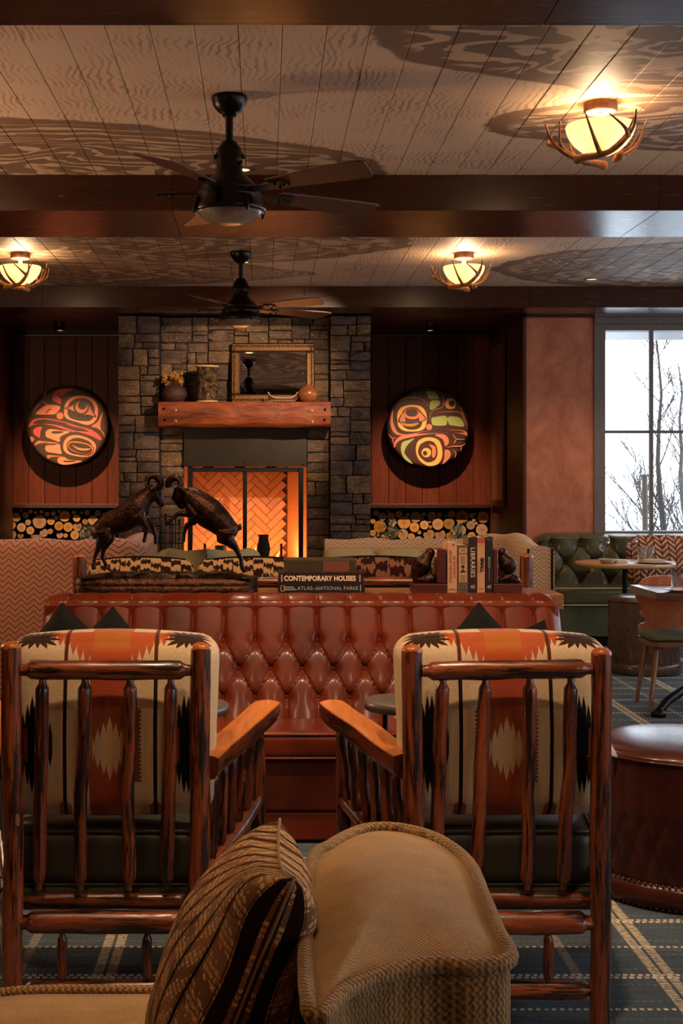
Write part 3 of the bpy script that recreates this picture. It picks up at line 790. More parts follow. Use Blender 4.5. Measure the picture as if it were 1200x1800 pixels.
part('stems', q2, plain('dry_stem', '#5a4020', .9), t); o = part('flower_heads', q, plain('dry_yellow', '#a8762c', .9, var=.5, nscale=50), t); o['kind'] = 'stuff'
# birch canoe
t = thing('toy_canoe', 'small birchbark canoe model with pale stitched edges in front of the mirror', 'canoe', (px(497, 12.38), 12.38, MT))
L = 53 * 12.38 / F; cz_ = .0
q = MB()
def canoe(u, v):
    s = 2 * u - 1; x = s * L / 2 * (1 - .04 * (1 - v)); rise = .045 * abs(s) ** 5; wd = .032 * (1 - abs(s) ** 2.2) + .001
    a = (v - .5) * math.pi; return (x + .0, wd * math.sin(a), .036 + rise * (abs(math.sin(a)) * 1.0 + .2) - .034 * math.cos(a) ** .8 * (1 - .3 * abs(s) ** 4))
grid(q, canoe, 28, 10); part('hull', q, plain('birchbark', '#4a2418', .7), t)
pale = plain('pale_lacing', '#d8c8b0', .7)
for sd in (0, 1): q = MB(); tube(q, [canoe(u / 24, sd) for u in range(25)], .0032, 6); part('gunwale', q, pale, t)
q = MB()
for k in range(1, 9):
    u = k / 9; p = Vector(canoe(u, .18)); c_ = []
    for a in range(7): an = math.pi * a / 6; c_.append((p.x + .011 * math.cos(an), p.y - .004, .004 + .014 * math.sin(an)))
    tube(q, c_, .0022, 5)
part('stitching', q, pale, t)
# gourd pot
q = MB(); k_ = .093
lathe(q, [(0, 0), (.05, 0), (.08, .025), (k_, .07), (.088, .10), (.06, .135), (.035, .148), (.034, .155), (.028, .150), (0, .14)], 32, (px(541.5, MD), MD - .06, MT)); 
solid('gourd_pot', q, plain('copper_glaze', '#86502a', .22, var=.4, nscale=12), 'glossy round copper-brown pot at the mantel right end', 'pot')
# ------------------------------------------------------------------ art discs
AD = 14.14; AR = 71.5 * AD / F
def disc(cx, cy, base_c, name, label, crop, shapes, ribbons):
    c = at(cx, cy, AD); t = thing(name, label, 'wall art', (c.x, AD, c.z))
    def dome(x, z): return -.02 * (1 - min(1, (x*x + z*z) / AR**2))
    q = MB(); lathe(q, [(0, .02)] + [(AR * i / 10, .02 * (1 - (i / 10) ** 2)) for i in range(1, 11)] + [(AR * 1.0, -.03), (AR * .97, -.035), (0, -.035)], 64)
    q.xform(Matrix.Rotation(R(90), 4, 'X')); part('panel', q, plain('painted_' + name, base_c, .5), t)
    q = MB(); lathe(q, [(.12, -.035), (.12, -.14)], 16); q.xform(Matrix.Rotation(R(90), 4, 'X')); part('standoff', q, M['black'], t)
    ccx, ccy, cr = crop
    def loc(x, y): return ((x - ccx) / cr * AR, -(y - ccy) / cr * AR)
    mats = {}
    for i, (col, lay, pts) in enumerate(shapes):
        if isinstance(pts, tuple): pts = [(pts[0] + pts[2] * math.cos(a * .2618), pts[1] + pts[2] * math.sin(a * .2618)) for a in range(24)]; P = [loc(*p) for p in pts]
        else: P = [(p.x, p.y) for p in spline([loc(*p) for p in pts], 4)]
        P = [(x * min(1, .985 * AR / max(1e-6, math.hypot(x, z))), z * min(1, .985 * AR / max(1e-6, math.hypot(x, z)))) for x, z in P]
        if col not in mats: mats[col] = plain('carved_paint', col, .5, var=.08, nscale=9)
        q = MB(); d0, d1 = -.0012 - lay * .0028, .0
        prism(q, P, lambda x, z, d: (x, d + dome(x, z) - .0, z), d0, .002); part('carved_inlay', q, mats[col], t)
    for (col, wdt, pts) in ribbons:
        P = spline([loc(*p) for p in pts], 5, False); q = MB()
        if col not in mats: mats[col] = plain('carved_paint', col, .5, var=.08, nscale=9)
        n_ = len(P); tube(q, [(p.x, dome(p.x, p.y) - .003, p.y) for p in P], [wdt / cr * AR * max(.25, math.sin(math.pi * (i + .5) / n_)) for i in range(n_)], 6, flat=1.0); part('carved_line', q, mats[col], t)
S_, Rd, Br, Or = '#e8825a', '#d8504a', '#463019', '#c8703c'
Sd = '#c4714c'
disc(118, 749, Br, 'carved_art_disc', 'round carved wall disc in red and salmon on brown, left of the fireplace', (577, 590, 470), [
 (S_, 0, [(545,420),(560,330),(620,265),(720,240),(830,255),(905,310),(935,400),(920,500),(870,560),(800,575),(700,545),(590,510),(550,470)]),
 (Br, 1, [(548,385),(620,350),(690,295),(760,285),(830,320),(870,400),(915,487),(820,472),(720,478),(650,432),(590,400)]),
 (Sd, 2, [(575,385),(630,362),(695,308),(760,298),(820,330),(858,405),(895,475),(820,458),(725,464),(660,420),(600,392)]),
 (Br, 3, (742, 375, 90)), (Sd, 4, (745, 372, 70)), (Br, 5, (755, 350, 50)),
 (Rd, 0, [(130,600),(180,520),(260,500),(400,510),(560,545),(700,590),(850,630),(940,690),(970,755),(850,700),(700,655),(640,655),(500,610),(400,580),(280,565),(190,575)]),
 (S_, 0, [(330,680),(345,640),(400,625),(500,640),(610,655),(540,690),(495,720),(490,770),(400,740),(340,715)]),
 (Rd, 0, [(185,660),(200,620),(250,600),(290,605),(270,650),(262,720),(215,700)]),
 (S_, 0, [(535,850),(545,770),(600,710),(700,695),(820,730),(900,790),(905,870),(860,930),(770,945),(650,930),(570,900)]),
 (Br, 1, [(575,790),(620,758),(700,760),(820,790),(880,830),(885,880),(840,925),(740,920),(630,885),(585,840)]),
 (S_, 2, [(590,795),(630,770),(710,772),(815,797),(870,835),(875,880),(832,917),(740,912),(640,877),(597,840)]),
 (Br, 3, [(600,800),(640,780),(720,785),(810,805),(860,840),(865,880),(825,910),(740,905),(650,870),(605,840)]),
 (S_, 4, [(640,808),(700,838),(780,850),(850,850),(800,872),(730,868),(680,845)]),
 (S_, 0, [(325,850),(340,815),(420,810),(490,800),(500,850),(515,910),(430,900),(345,885)]),
 (S_, 0, [(465,990),(480,955),(540,945),(590,975),(660,985),(750,995),(660,1020),(560,1035),(490,1025)]),
 (Rd, 0, [(405,250),(430,200),(500,165),(650,160),(580,195),(520,240),(470,240),(508,280),(502,335),(440,310),(410,285)]),
 (S_, 0, [(215,450),(270,390),(340,350),(420,345),(490,360),(495,390),(440,450),(340,455)]),
 (Or, 0, (497, 472, 40)),
 (Sd, 0, [(860,592),(930,540),(980,440),(988,445),(962,560),(965,635),(920,612)]),
 (Sd, 0, [(200,815),(230,765),(300,762),(485,785),(400,792),(270,790)]),
 (Sd, 0, [(345,930),(380,925),(520,940),(400,947),(355,965)]), (Sd, 0, [(150,710),(200,735),(170,775)])],
 [(Sd, 9, [(180,450),(230,365),(310,293)]), (Sd, 9, [(305,250),(325,200),(335,190)]), (Sd, 8, [(310,300),(330,335),(380,345)]), (Sd, 8, [(960,630),(1000,680),(1010,720)])])
Oc, Sa, Gr, B2, Ye = '#e2a055', '#c07452', '#96a05a', '#42241a', '#b07a30'
disc(752, 751, B2, 'carved_art_disc', 'round carved wall disc in cream, green and salmon on brown, right of the fireplace', (612, 600, 472), [
 (Oc, 0, [(255,520),(260,430),(310,365),(420,340),(530,360),(585,430),(592,530),(570,610),(500,645),(350,645),(275,600)]),
 (B2, 1, [(260,535),(330,410),(380,372),(470,372),(520,410),(590,505),(500,545),(380,548)]),
 (Sa, 2, [(280,525),(325,430),(345,500),(342,535)]), (Sa, 2, [(508,425),(575,503),(510,528)]),
 (Sa, 2, [(335,425),(360,395),(440,385),(500,410),(505,470),(470,505),(390,505),(345,480)]),
 (B2, 3, [(352,425),(370,398),(440,388),(485,408),(485,452),(450,472),(380,468)]),
 (Ye, 1, [(290,550),(400,560),(500,550),(450,588),(350,588)]),
 (Sa, 0, [(205,400),(180,480),(175,560),(200,640),(260,690),(350,685),(270,665),(230,605),(205,520)]),
 (Sa, 0, (622, 598, 35)),
 (Sa, 0, [(215,830),(230,760),(300,700),(450,670),(620,640),(800,635),(950,630),(1050,650),(1072,710),(1040,690),(950,668),(800,668),(620,678),(450,708),(320,738),(252,778),(228,830)]),
 (Gr, 0, [(650,500),(680,485),(820,470),(828,560),(800,580),(690,580),(655,560)]), (Gr, 0, [(845,480),(980,490),(1030,590),(900,580),(850,560)]),
 (Gr, 0, [(592,180),(700,195),(735,265),(640,270),(615,250)]), (Gr, 0, [(640,300),(740,290),(735,345),(640,400)]),
 (Gr, 0, [(300,880),(310,780),(400,745),(450,730),(370,810),(340,880),(350,920),(435,1025),(340,970)]),
 (Oc, 0, [(470,860),(490,770),(560,725),(660,720),(740,760),(775,860),(770,960),(720,1030),(620,1050),(540,1010),(490,950)]),
 (B2, 1, [(495,870),(520,800),(580,770),(660,775),(710,820),(715,920),(680,980),(600,1000),(540,960),(505,920)]),
 (Sa, 2, [(620,800),(690,825),(702,900),(680,955),(655,935),(655,850)]), (Oc, 2, (590, 895, 55)), (B2, 3, (575, 900, 25)),
 (Oc, 0, [(810,330),(825,280),(870,260),(920,280),(935,330),(915,380),(860,390),(820,370)]), (B2, 1, (888, 325, 36)),
 (Sa, 0, [(690,690),(780,680),(840,720),(850,780),(810,820),(780,740)]), (Sa, 0, [(805,870),(850,865),(875,910),(850,970),(780,1030),(800,960)])],
 [(Sa, 6, [(230,360),(310,280),(440,255),(560,290),(610,360)]), (Sa, 6, [(480,150),(600,155),(720,180),(780,230),(790,300),(780,370),(690,400),(640,440),(630,520)]),
 (Sa, 6, [(640,440),(800,425),(980,430),(1020,500),(1068,618)]), (Sa, 6, [(980,360),(1030,470),(1070,600)]), (Sa, 8, [(450,190),(448,250)]), (Sa, 8, [(820,190),(850,230),(930,240)]),
 (Sa, 7, [(900,680),(940,740),(1040,740)]), (Sa, 7, [(940,740),(910,800)]), (Sa, 7, [(820,840),(900,825),(1000,820),(1050,780)]), (Sa, 7, [(1000,830),(990,880)]), (Ye, 7, [(900,860),(935,910),(920,960)]),
 (Sa, 6, [(150,680),(200,730),(240,720)]), (Sa, 6, [(200,730),(208,800)])])
# ------------------------------------------------------------------ firewood in the two alcoves
def end_mat():
    n = N('sawn_end', .8, 0, .2); o = n.obj(); x, y, z = n.sep(o); r = n.rnd()
    d = (x * x + z * z).sqrt(); nz = n.noise(o, 3.5, 3)
    ring = ((d * 9.0 + nz * 2.0) * 6.2832).sin() * .5 + .5
    c = n.mix(ring * .5, lin('#b98d5c'), lin('#94683f')); c = n.mix((d + nz * .3).smooth(.25, .75), lin('#a2683a'), c)
    n.base(n.hsv(c, .5, r * .4 + .8, (r * 7.0).fract() * .55 + .6)); return n.m
bk = wood('log_bark', '#3a281c', '#6d5440', 1, .9, 1.5, .4)
mb = MB(); nn = 18; prof = []
for (y, rr) in ((0, .94), (.01, 1.0), (.42, 1.0)):
    prof.append([(rr * math.cos(2*math.pi*k/nn) * (1 + .03 * math.sin(3*k)), y, rr * math.sin(2*math.pi*k/nn) * (1 + .03 * math.cos(2*k))) for k in range(nn)])
vs = prof[0] + prof[1] + prof[2]; mb.add(vs, [(i*nn+k, i*nn+(k+1) % nn, (i+1)*nn+(k+1) % nn, (i+1)*nn+k) for i in range(2) for k in range(nn)], True, None, 1)
mb.add(prof[0], [tuple(range(nn))], False, None, 0)
log_me = mb.mesh('firewood_log', [end_mat(), bk])
RN = [(103,110,26),(160,143,34),(217,103,12),(235,142,34),(307,120,31),(380,125,18),(452,145,47),(523,120,17),(595,132,38),(662,127,24),(717,133,11),(765,120,31),(858,145,57),(942,131,21),(973,117,10),(1045,147,50),(75,180,22),(137,232,54),(245,205,28),(350,193,55),(512,158,13),(573,180,17),(440,235,42),(527,215,38),(582,232,14),(645,208,48),(745,203,48),(962,170,16),(935,217,37),(983,200,13),(850,262,46),(1033,257,51),(75,285,26),(125,300,14),(340,297,45),(415,318,30),(485,280,17),(568,297,48),(667,300,47),(757,318,38),(480,352,36),(175,335,38),(95,345,38),(570,372,30),(945,308,32),(770,265,14),(880,335,26),(250,290,42),(1010,335,30),(650,372,26)]
LN = [(60,1565,14),(60,1600,13),(113,1603,30),(145,1557,12),(175,1588,22),(210,1563,14),(193,1637,20),(78,1655,31),(148,1672,30),(245,1570,10),(285,1565,13),(272,1633,46),(325,1580,16),(365,1577,16),(350,1630,25),(208,1693,27),(387,1608,15),(403,1560,11),(445,1595,37),(405,1663,30),(468,1670,32),(507,1570,13),(528,1608,25),(532,1668,30),(560,1572,10),(600,1570,18),(640,1622,33),(585,1632,20),(672,1575,20),(715,1585,14),(585,1710,30),(515,1725,30),(450,1728,15),(410,1725,22),(345,1700,18),(80,1725,30),(140,1728,20),(700,1665,26),(720,1625,22),(760,1600,24),(650,1700,26),(300,1710,28),(770,1660,26)]
LD = 14.30
def rowword(k): return ('top', 'upper middle', 'lower middle', 'bottom')[k]
for side, lst, fx in (('left', [(x / 3.914, 500 + y / 3.914, r / 3.914) for x, y, r in LN], 1), ('right', [(640 + x / 5, 880 + y / 5, r / 5) for x, y, r in RN], 1)):
    ys_ = [q[1] for q in lst]; a, b = min(ys_), max(ys_) + .01; rows = {}
    for q in lst: rows.setdefault(int((q[1] - a) / (b - a) * 4), []).append(q)
    for k, rw in rows.items():
        rw.sort()
        for i, (x, y, r) in enumerate(rw):
            rr = r * LD / F * 1.07; c = at(x, y, LD)
            o = link('firewood_log', log_me, None, (c.x, LD + random.uniform(-.012, .012), c.z), (0, random.uniform(0, 6), 0)); o.scale = (rr, 1, rr)
            size = 'thick' if r > 8 else 'medium' if r > 4.6 else 'thin'
            tag(o, '%s sawn log, %s from the left in the %s row, %s alcove stack' % (size, ORD[i], rowword(k), side), 'log', 'firewood stacked in the %s alcove' % side)
# ------------------------------------------------------------------ log furniture
def hickory(name, pale=0.0):
    n = N(name, .3, 0, .5); p = n.attr(); r = n.rnd(); x, y, z = n.sep(p)
    q = n.comb(x * 55.0, y * 55.0, z * 3.0 + r * 7.0); a = n.noise(q, 1.0, 5, .6, .5); b = n.noise(n.comb(x * 60.0, y * 60.0, z * 9.0), 1.0, 3, .6)
    s = n.noise(n.comb(x * 42.0, y * 42.0, z * 3.4 + r * 3.0), 1.0, 5, .7)
    c = n.mix(a.smooth(.35, .65), lin('#4e200e'), lin('#8a431d'))
    c = n.mix(s.smooth(.49, .56), c, lin('#1c0b07'))
    c = n.mix(b.smooth(.62, .72), c, lin('#2a0f07'))
    k_ = n.vor(n.comb(x * 9.0, y * 9.0, z * 4.0 + r * 9.0), 1.0); c = n.mix(k_.lt(.085), c, lin('#7a4a26')); c = n.mix(k_.lt(.045), c, lin('#140805')); n.base(n.hsv(c, .5, 1, r * .35 + .8)); n.bump(s * .6 + b * .4, .45, .005); n.set('Roughness', b * .2 + .18); n.set('Coat Weight', .3); n.set('Coat Roughness', .15); return n.m
HK = hickory('hickory_log'); HKE = wood('cut_log_end', '#8a4018', '#b8642c', 1, .3, 4, .2)
ARM = wood('worn_arm_top', '#a85820', '#cf7f38', 1, .32, 2, .1)
def logtube(q, a, b, r, taper=.5, tl=.035, n=12, wob=.006, seg=9, jit=.12, flat=1.0):
    a, b = Vector(a), Vector(b); L = (b - a).length; pts, rs = [], []; sd = random.random() * 99
    for i in range(seg + 1):
        t = i / seg; d = t * L
        o = Vector((mnoise.noise(Vector((sd, t * 3, 0))), mnoise.noise(Vector((sd, t * 3, 5))), 0)) * wob * math.sin(math.pi * t)
        pts.append(a + (b - a) * t + o); rs.append(r)
    if taper < 1:
        for (s, sg) in ((0, 1), (-1, -1)):
            e = pts[s]; d = (b - a).normalized() * sg
            ins = [(e, r * taper), (e + d * tl * .5, r * taper * 1.08), (e + d * tl * .85, r * .93), (e + d * tl, r * .99)]
            if sg > 0: pts = [i[0] for i in ins] + pts[1:]; rs = [i[1] for i in ins] + rs[1:]
            else: pts = pts[:-1] + [i[0] for i in ins[::-1]]; rs = rs[:-1] + [i[1] for i in ins[::-1]]
    tube(q, pts, rs, n, True, True, jit, flat=flat); return q
def post(q, a, b, r, jit=.1):
    """upright log with a domed, worn cut top (material 1)"""
    logtube(q, a, b, r, 1.0, n=16, seg=10, jit=jit); b = Vector(b); d = (b - Vector(a)).normalized()
    lathe(q, [(r * 1.0, -.004), (r * .96, .004), (r * .7, .011), (r * .35, .015), (0, .016)], 16, tuple(b), True, 1)
def blanket_mat():
    n = N('woven_blanket', .92, 0, .1); p = n.obj(); x, y, z = n.sep(p)
    T, H = .085, .245                      # half thickness, half height
    s = z + (y + T).max(0.0)               # runs over the top
    ax = x.abs()
    st = .0045
    zq = (s / .006).floor() * .006
    saw = lambda per: ((s / per).fract() - .5).abs() * 2.0
    cream = n.mix(n.noise(p, 120, 2), lin('#e0c49c'), lin('#c9a87c'))
    # central band, gradient orange
    hgt = ((s + H) / (2 * H)).clamp()
    ramp = n.node('ShaderNodeValToRGB'); n.plug(ramp.inputs[0], hgt * .8)
    el = ramp.color_ramp.elements; el[0].position = 0; el[0].color = lin('#943a1e'); el[1].position = 1; el[1].color = lin('#b87a36')
    for pos, col in ((.3, '#a3512c'), (.45, '#94492a'), (.62, '#a84424'), (.74, '#b85028'), (.80, '#b5682a')):
        e = el.new(pos); e.color = lin(col)
    c = cream
    # side blocks with saw edges
    zc = (s + .046).abs()
    blk = (zc.lt(.10)) * (ax.lt(.088 + 0.0)); blk = blk * (ax.lt(saw(.011) * .008 + .079))
    c = n.mix(blk, c, lin('#7d4026'))
    c = n.mix(ax.lt(.056), c, ramp.outputs[0])
    # flare on the top: toothed fan
    steps = ((ax - .056) / .019).floor()
    tooth = ((ax - .056) / .019).fract(); tz = (tooth - .5).abs() * .075
    flare = (ax.lt(.165)) * (s.gt(.150 + steps * .019 + tz * 1.1 + .02)) * (s.lt(.325)) * ax.gt(.05)
    c = n.mix(flare, c, lin('#b5562c'))
    # cream star in the centre, toothed above and below
    zs = s + .055; col = ((ax + .008) / .016).floor(); cd = (((ax + .008) / .016).fract() - .5).abs() * 2.0
    star = zs.abs().lt(.088 - col * .017 - cd * .030) * ax.lt(.047)
    c = n.mix(star, c, lin('#d2b083'))
    # thin dark stripes with small tabs
    d = (ax - .122).abs()
    tab = d.lt(.017) * (((s - .165).abs().lt(.03 - d * .9)) + ((s + .225).abs().lt(.03 - d * .9))).min(1.0)
    c = n.mix(tab, c, lin('#b04a22'))
    c = n.mix(d.lt(.0052), c, n.mix(s.smooth(.17, .2), lin('#1d0e0a'), lin('#5c2a14')))
    # outer black toothed diamonds
    do = (ax - .205).abs(); k = (do / .0125).floor(); kt = ((do / .0125).fract())
    dia = zc.lt(.135 - k * .024 - (kt - .5).abs() * .075) * do.lt(.05)
    c = n.mix(dia, c, lin('#120c0a')); c = n.mix(zc.lt(.045) * (do - .024).abs().lt(.006), c, lin('#8f3c1e'))
    # dark stars at the top corners
    dx = ax - .208; ds = s - .298; th = n.math('ARCTAN2', ds, dx); star2 = (dx * dx * .8 + ds * ds).sqrt().lt(.030 + ((th / .3927 + 20.25).fract() - .5).abs() * .056 + ((th / 1.5708 + 20.5).fract() - .5).abs() * .03)
    c = n.mix(star2, c, lin('#3a2414'))
    wv = n.noise(n.comb(x * 60.0, y * 60.0, z * 420.0), 1.0, 2)
    n.base(n.hsv(c, .5, 1, wv * .35 + .8)); n.bump(wv, .3, .002); n.set('Sheen Weight', .15); return n.m
BLK = blanket_mat()
OLV = plain('olive_leather', '#302818', .45, var=.2, bump=.15, bscale=90)
random.seed(21)
def log_chair(cx, cy, label, lp, post_h, narrow=(0, 0)):
    t = thing('log_armchair', label, 'armchair', (cx, cy, 0))
    bx = .2525
    for s in (-1, 1):
        q = MB(); post(q, (s * (bx - .006), -.012, 0), (s * bx, 0, post_h[(s + 1)//2] - .012), .0275); part('rear_leg', q, [HK, HKE], t)
        q = MB(); logtube(q, (s * .405, .63, 0), (s * .395, .60, .72), .026, 1, seg=8); part('front_leg', q, HK, t)
        # arm: half-round log with a worn flat top
        q = MB(); a, b = Vector((s * .262, .028, .712)), Vector((s * (.433 - narrow[(s + 1) // 2]), .69, .752)); sd = random.random() * 50; L = (b - a).length
        dirv = (b - a).normalized(); side = Vector((dirv.y, -dirv.x, 0)).normalized(); upv = side.cross(dirv); upv = upv if upv.z > 0 else -upv
        W = .042
        def arm(u, v):
            an = math.pi * (1 + v) ; ww = W * (1 + .10 * mnoise.noise(Vector((u * 4, sd, 1)))) * (1 if .02 < u < .98 else .93); dp = .064 * (1 + .15 * mnoise.noise(Vector((u * 5, sd, 3))))
            return a + dirv * L * u + side * ww * math.copysign(abs(math.cos(an)) ** .55, math.cos(an)) + upv * (-dp * abs(math.sin(an)) ** .55 + .006 * mnoise.noise(Vector((u * 3, sd, 9))))
        grid(q, arm, 18, 10, grain=lambda u, v: (.05 * math.cos(v * 3.1) + sd, .05 * math.sin(v * 3.1), u * L))
        for e in (0, 1): q.add([arm(e, k / 10) for k in range(11)], [tuple(range(11))], False)
        ao = part('arm', q, HK, t)
        q = MB()
        def atop(u, v):
            p, r_ = arm(u, 0), arm(u, 1); m_ = p.lerp(r_, .5); e = .93
            p2 = m_ + (p - m_) * e; r2 = m_ + (r_ - m_) * e; return p2.lerp(r2, v) + upv * (.0015 + .006 * math.sin(math.pi * v))
        grid(q, atop, 18, 6); q.add([arm(u / 18, 0) for u in range(19)] + [arm(u / 18, 1) for u in range(19)], [(i, i + 1, i + 20, i + 19) for i in range(18)]); part('arm_top', q, ARM, ao, label='pale worn flat top of the arm')
        for k in range(6):
            u = .12 + k * .145; p = a.lerp(b, u); lo = Vector((s * .262, .03, .405)).lerp(Vector((s * .40, .61, .455)), u * 1.06)
            q = MB(); logtube(q, lo, (p.x, p.y, p.z - .052), .0155, .55, .03, 10, seg=6); part('arm_spindle', q, HK, t)
        q = MB(); logtube(q, (s * .255, .0, .385), (s * .402, .62, .462), .023, .8, .03); part('side_rail', q, HK, t)
        q = MB(); logtube(q, (s * .255, .0, .315), (s * .402, .62, .325), .026, .7, .03); sr = part('seat_rail', q, HK, t)
        q = MB()
        for k in range(5):
            u = .15 + .17 * k; c_ = Vector((s * .255, .0, .315)).lerp(Vector((s * .402, .62, .325)), u); tube(q, [(c_.x + .0285 * math.cos(w_ * .785), c_.y, c_.z + .0285 * math.sin(w_ * .785)) for w_ in range(8)], .003, 5, closed=True)
        part('rattan_binding', q, M['black'], sr)
        q = MB(); logtube(q, (s * .25, 0, .125), (s * .403, .62, .13), .018, .6); part('stretcher', q, HK, t)
    for z, r_, y, a, b in ((.95, .026, -.003, -.226, .226), (.333, .0185, .022, -.228, .228), (.279, .0305, -.006, -.226, .226), (.10, .024, -.004, -.228, .228)):
        q = MB(); logtube(q, (a, y, z + random.uniform(-.004, .004)), (b, y, z + random.uniform(-.004, .004)), r_, .6, .03, 14); part('back_rail', q, HK, t)
    for x, tl in zip((-.168, -.055, .064, .173), (.012, .016, .004, .012)):
        xx = x + lp[0]; q = MB(); logtube(q, (xx - lp[1] * tl, .004, .362), (xx, -.004, .932), .0185, .5, .034, 12, wob=.009, jit=.16); part('back_spindle', q, HK, t)
    for x in (-.116, .11): q = MB(); logtube(q, (x, -.004, .115), (x, -.004, .252), .0135, .6, .02, 10, seg=4); part('short_spindle', q, HK, t)
    for z in (.325, .14): q = MB(); logtube(q, (-.40, .615, z), (.40, .615, z), .024, .7); part('front_rail', q, HK, t)
    return t
def cushions(cx, cy, which):
    q = MB()
    def sh(s):   # slightly slouched top
        return (s.x * (1 + .05 * max(0, s.z) / .25) , s.y + .03 * max(0, s.z) / .25 - .0, s.z - .010 * (s.x / .28) ** 2 * (s.z > 0))
    puff(q, (.555, .17, .48), .05, (.006, .022, .012), 26, fn=sh); 
    t = link('back_cushion', q.mesh('back_cushion', BLK), None, (cx + .006, cy + .135, .788)); tag(t, 'cream blanket-weave back cushion with orange band on the %s log armchair' % which, 'cushion')
    q = MB(); w_, d_, h_ = .262, .085, .228; k = []
    for i in range(60):
        a = 2 * math.pi * i / 60; ca, sa = math.cos(a), math.sin(a); k.append(Vector((math.copysign(abs(ca) ** .25, ca) * (w_ + .012), .055, math.copysign(abs(sa) ** .25, sa) * (h_ + .012))))
    for yy in (-.05, .05):
        tube(q, [sh(Vector((p.x, yy, p.z))) for p in k], .0055, 6, closed=True)
    o = part('piping', q, BLK, t)
    q = MB(); puff(q, (.50, .58, .15), .035, (0, .0, .02), 12, fn=lambda s: (s.x * (1.18 + .5 * s.y), s.y, s.z)); t2 = link('seat_cushion', q.mesh('seat_cushion', OLV), None, (cx, cy + .345, .43)); tag(t2, 'olive leather seat cushion on the %s log armchair' % which, 'cushion')
    q = MB()
    for zz in (-.072, .072):
        L = [(x * (1.18 + .5 * y) , y, zz) for x, y in ((-.245, -.28), (.245, -.28), (.245, .28), (-.245, .28))]; P = spline(L, 1); c_ = []
        for i in range(4):
            for j in range(8): c_.append(Vector(L[i]).lerp(Vector(L[(i + 1) % 4]), j / 8))
        tube(q, c_, .006, 6, closed=True)
    part('piping', q, OLV, t2)
CY = 3.64
lx, rx = px(186.5, CY), px(890, CY)
log_chair(lx, CY, 'left log armchair of barked hickory poles with spindle back, seen from behind', (0, 1), (1.022, 1.020))
cushions(lx, CY, 'left')
log_chair(rx, CY, 'right log armchair of barked hickory poles with spindle back, seen from behind', (-.002, 1.6), (1.014, 1.006), (0, .095))
cushions(rx, CY, 'right')
# hidden slab that carries the seat cushions: woven webbing
for c_ in (lx, rx):
    o = [x for x in bpy.data.objects if x.name.startswith('log_armchair') and abs(x.location.x - c_) < .01][0]
    q = MB(); box(q, (-.25, .02, .335), (.25, .60, .352)); part('seat_webbing', q, OLV, o)
# ------------------------------------------------------------------ tufted leather
def leather(name, c1, c2, rough=.28, cracked=.5):
    n = N(name, rough, 0, .15); n.set('Coat Weight', .22); n.set('Coat Roughness', .16); p = n.pos(); a = n.noise(p, 4, 5, .6); b = n.noise(p, 90, 2); v = n.vor(p, 190)
    n.base(n.mix(a.smooth(.3, .7), lin(c1), lin(c2))); n.set('Roughness', a * .2 + (rough - .14)); n.bump(v * .4 + b * .5, .12, .002); return n.m
TAN = leather('oxblood_tan_leather', '#471606', '#6e280b', .42)
GRN = leather('green_leather', '#4a4a36', '#605e47', .36)
def tuft(u, v, a, rows, A, off=0.0):
    """u along, v up; rows = heights of button rows (top first); returns forward puff"""
    s = u / a + off
    if v >= rows[0]: h = abs(math.sin(math.pi * s)) ; edge = None
    elif v <= rows[-1]:
        h = abs(math.sin(math.pi * (s + .5 * ((len(rows) - 1) % 2))))
    else:
        h0 = rows[0]; dh = rows[0] - rows[1]; tt = (h0 - v) / dh
        h = math.sqrt(abs(math.sin(math.pi * (s - tt / 2)) * math.sin(math.pi * (s + tt / 2))))
    p = A * (1 - math.exp(-h / .16)) + A * .25 * h
    for i, rv in enumerate(rows):
        ss = s + .5 * (i % 2); du = (ss - round(ss)) * a; d2 = du * du + (v - rv) ** 2
        p -= A * .75 * math.exp(-d2 / (.20 * a) ** 2)
    return p
# the sofa
SX0, SX1 = -.965, 1.30; SW = SX1 - SX0; SCX = (SX0 + SX1) / 2
st = thing('leather_sofa', 'long tufted oxblood leather sofa with buttoned back facing the camera', 'sofa', (SCX, 5.7, 0))
rows = [.757, .645, .533]; ST = .955
ax = .1345; off0 = -(px(448, 5.9)) / ax
def yb(z): return 5.74 + .26 * max(0, (z - .45)) / .5
def sback(u, v):
    x = SX0 + SW * u; k = v
    if k < .86:
        z = .40 + (ST - .40 - .03) * k / .86; pf = tuft(x, z, ax, rows, .020, off0); e = min(x - SX0, SX1 - x)
        y = yb(z) - pf + (.05 * (1 - e / .07) ** 2 if e < .07 else 0)
        if e < .10: z = z - (.10 - e) ** 2 * 3.0 * (k ** 3)
    else:
        f = (k - .86) / .14; an = f * math.pi * .5; pf = tuft(x, .9, ax, rows, .020, off0); e = min(x - SX0, SX1 - x)
        z = ST - .03 + .03 * math.sin(an) - (.010 * (1 - pf / .025)) * f; y = yb(ST - .03) + .015 - .015 * math.cos(an) + f * .045 - pf * (1 - f) + (.05 * (1 - e / .07) ** 2 if e < .07 else 0)
        if e < .10: z = z - (.10 - e) ** 2 * 3.0
    return (x, y, z)
q = MB(); grid(q, sback, 500, 110); part('tufted_back', q, TAN, st, world=True)
q = MB(); box(q, (SX0 + .01, 5.95, .1), (SX1 - .01, 6.058, .925), .02); part('back_frame', q, TAN, st, world=True)
bq = MB(); ball(bq, (0, 0, 0), (.0085, .006, .0085), 8, 5); bm_ = bq.mesh('button', TAN); o0 = wloc(st)
for i, rv in enumerate(rows):
    k0 = math.ceil(SX0 / ax + off0); 
    for k in range(k0 - 1, k0 + 19):
        x = (k - off0 - .5 * (i % 2)) * ax
        if SX0 + .04 < x < SX1 - .04: link('button', bm_, st, (x - o0.x, yb(rv) + .008 - o0.y, rv))
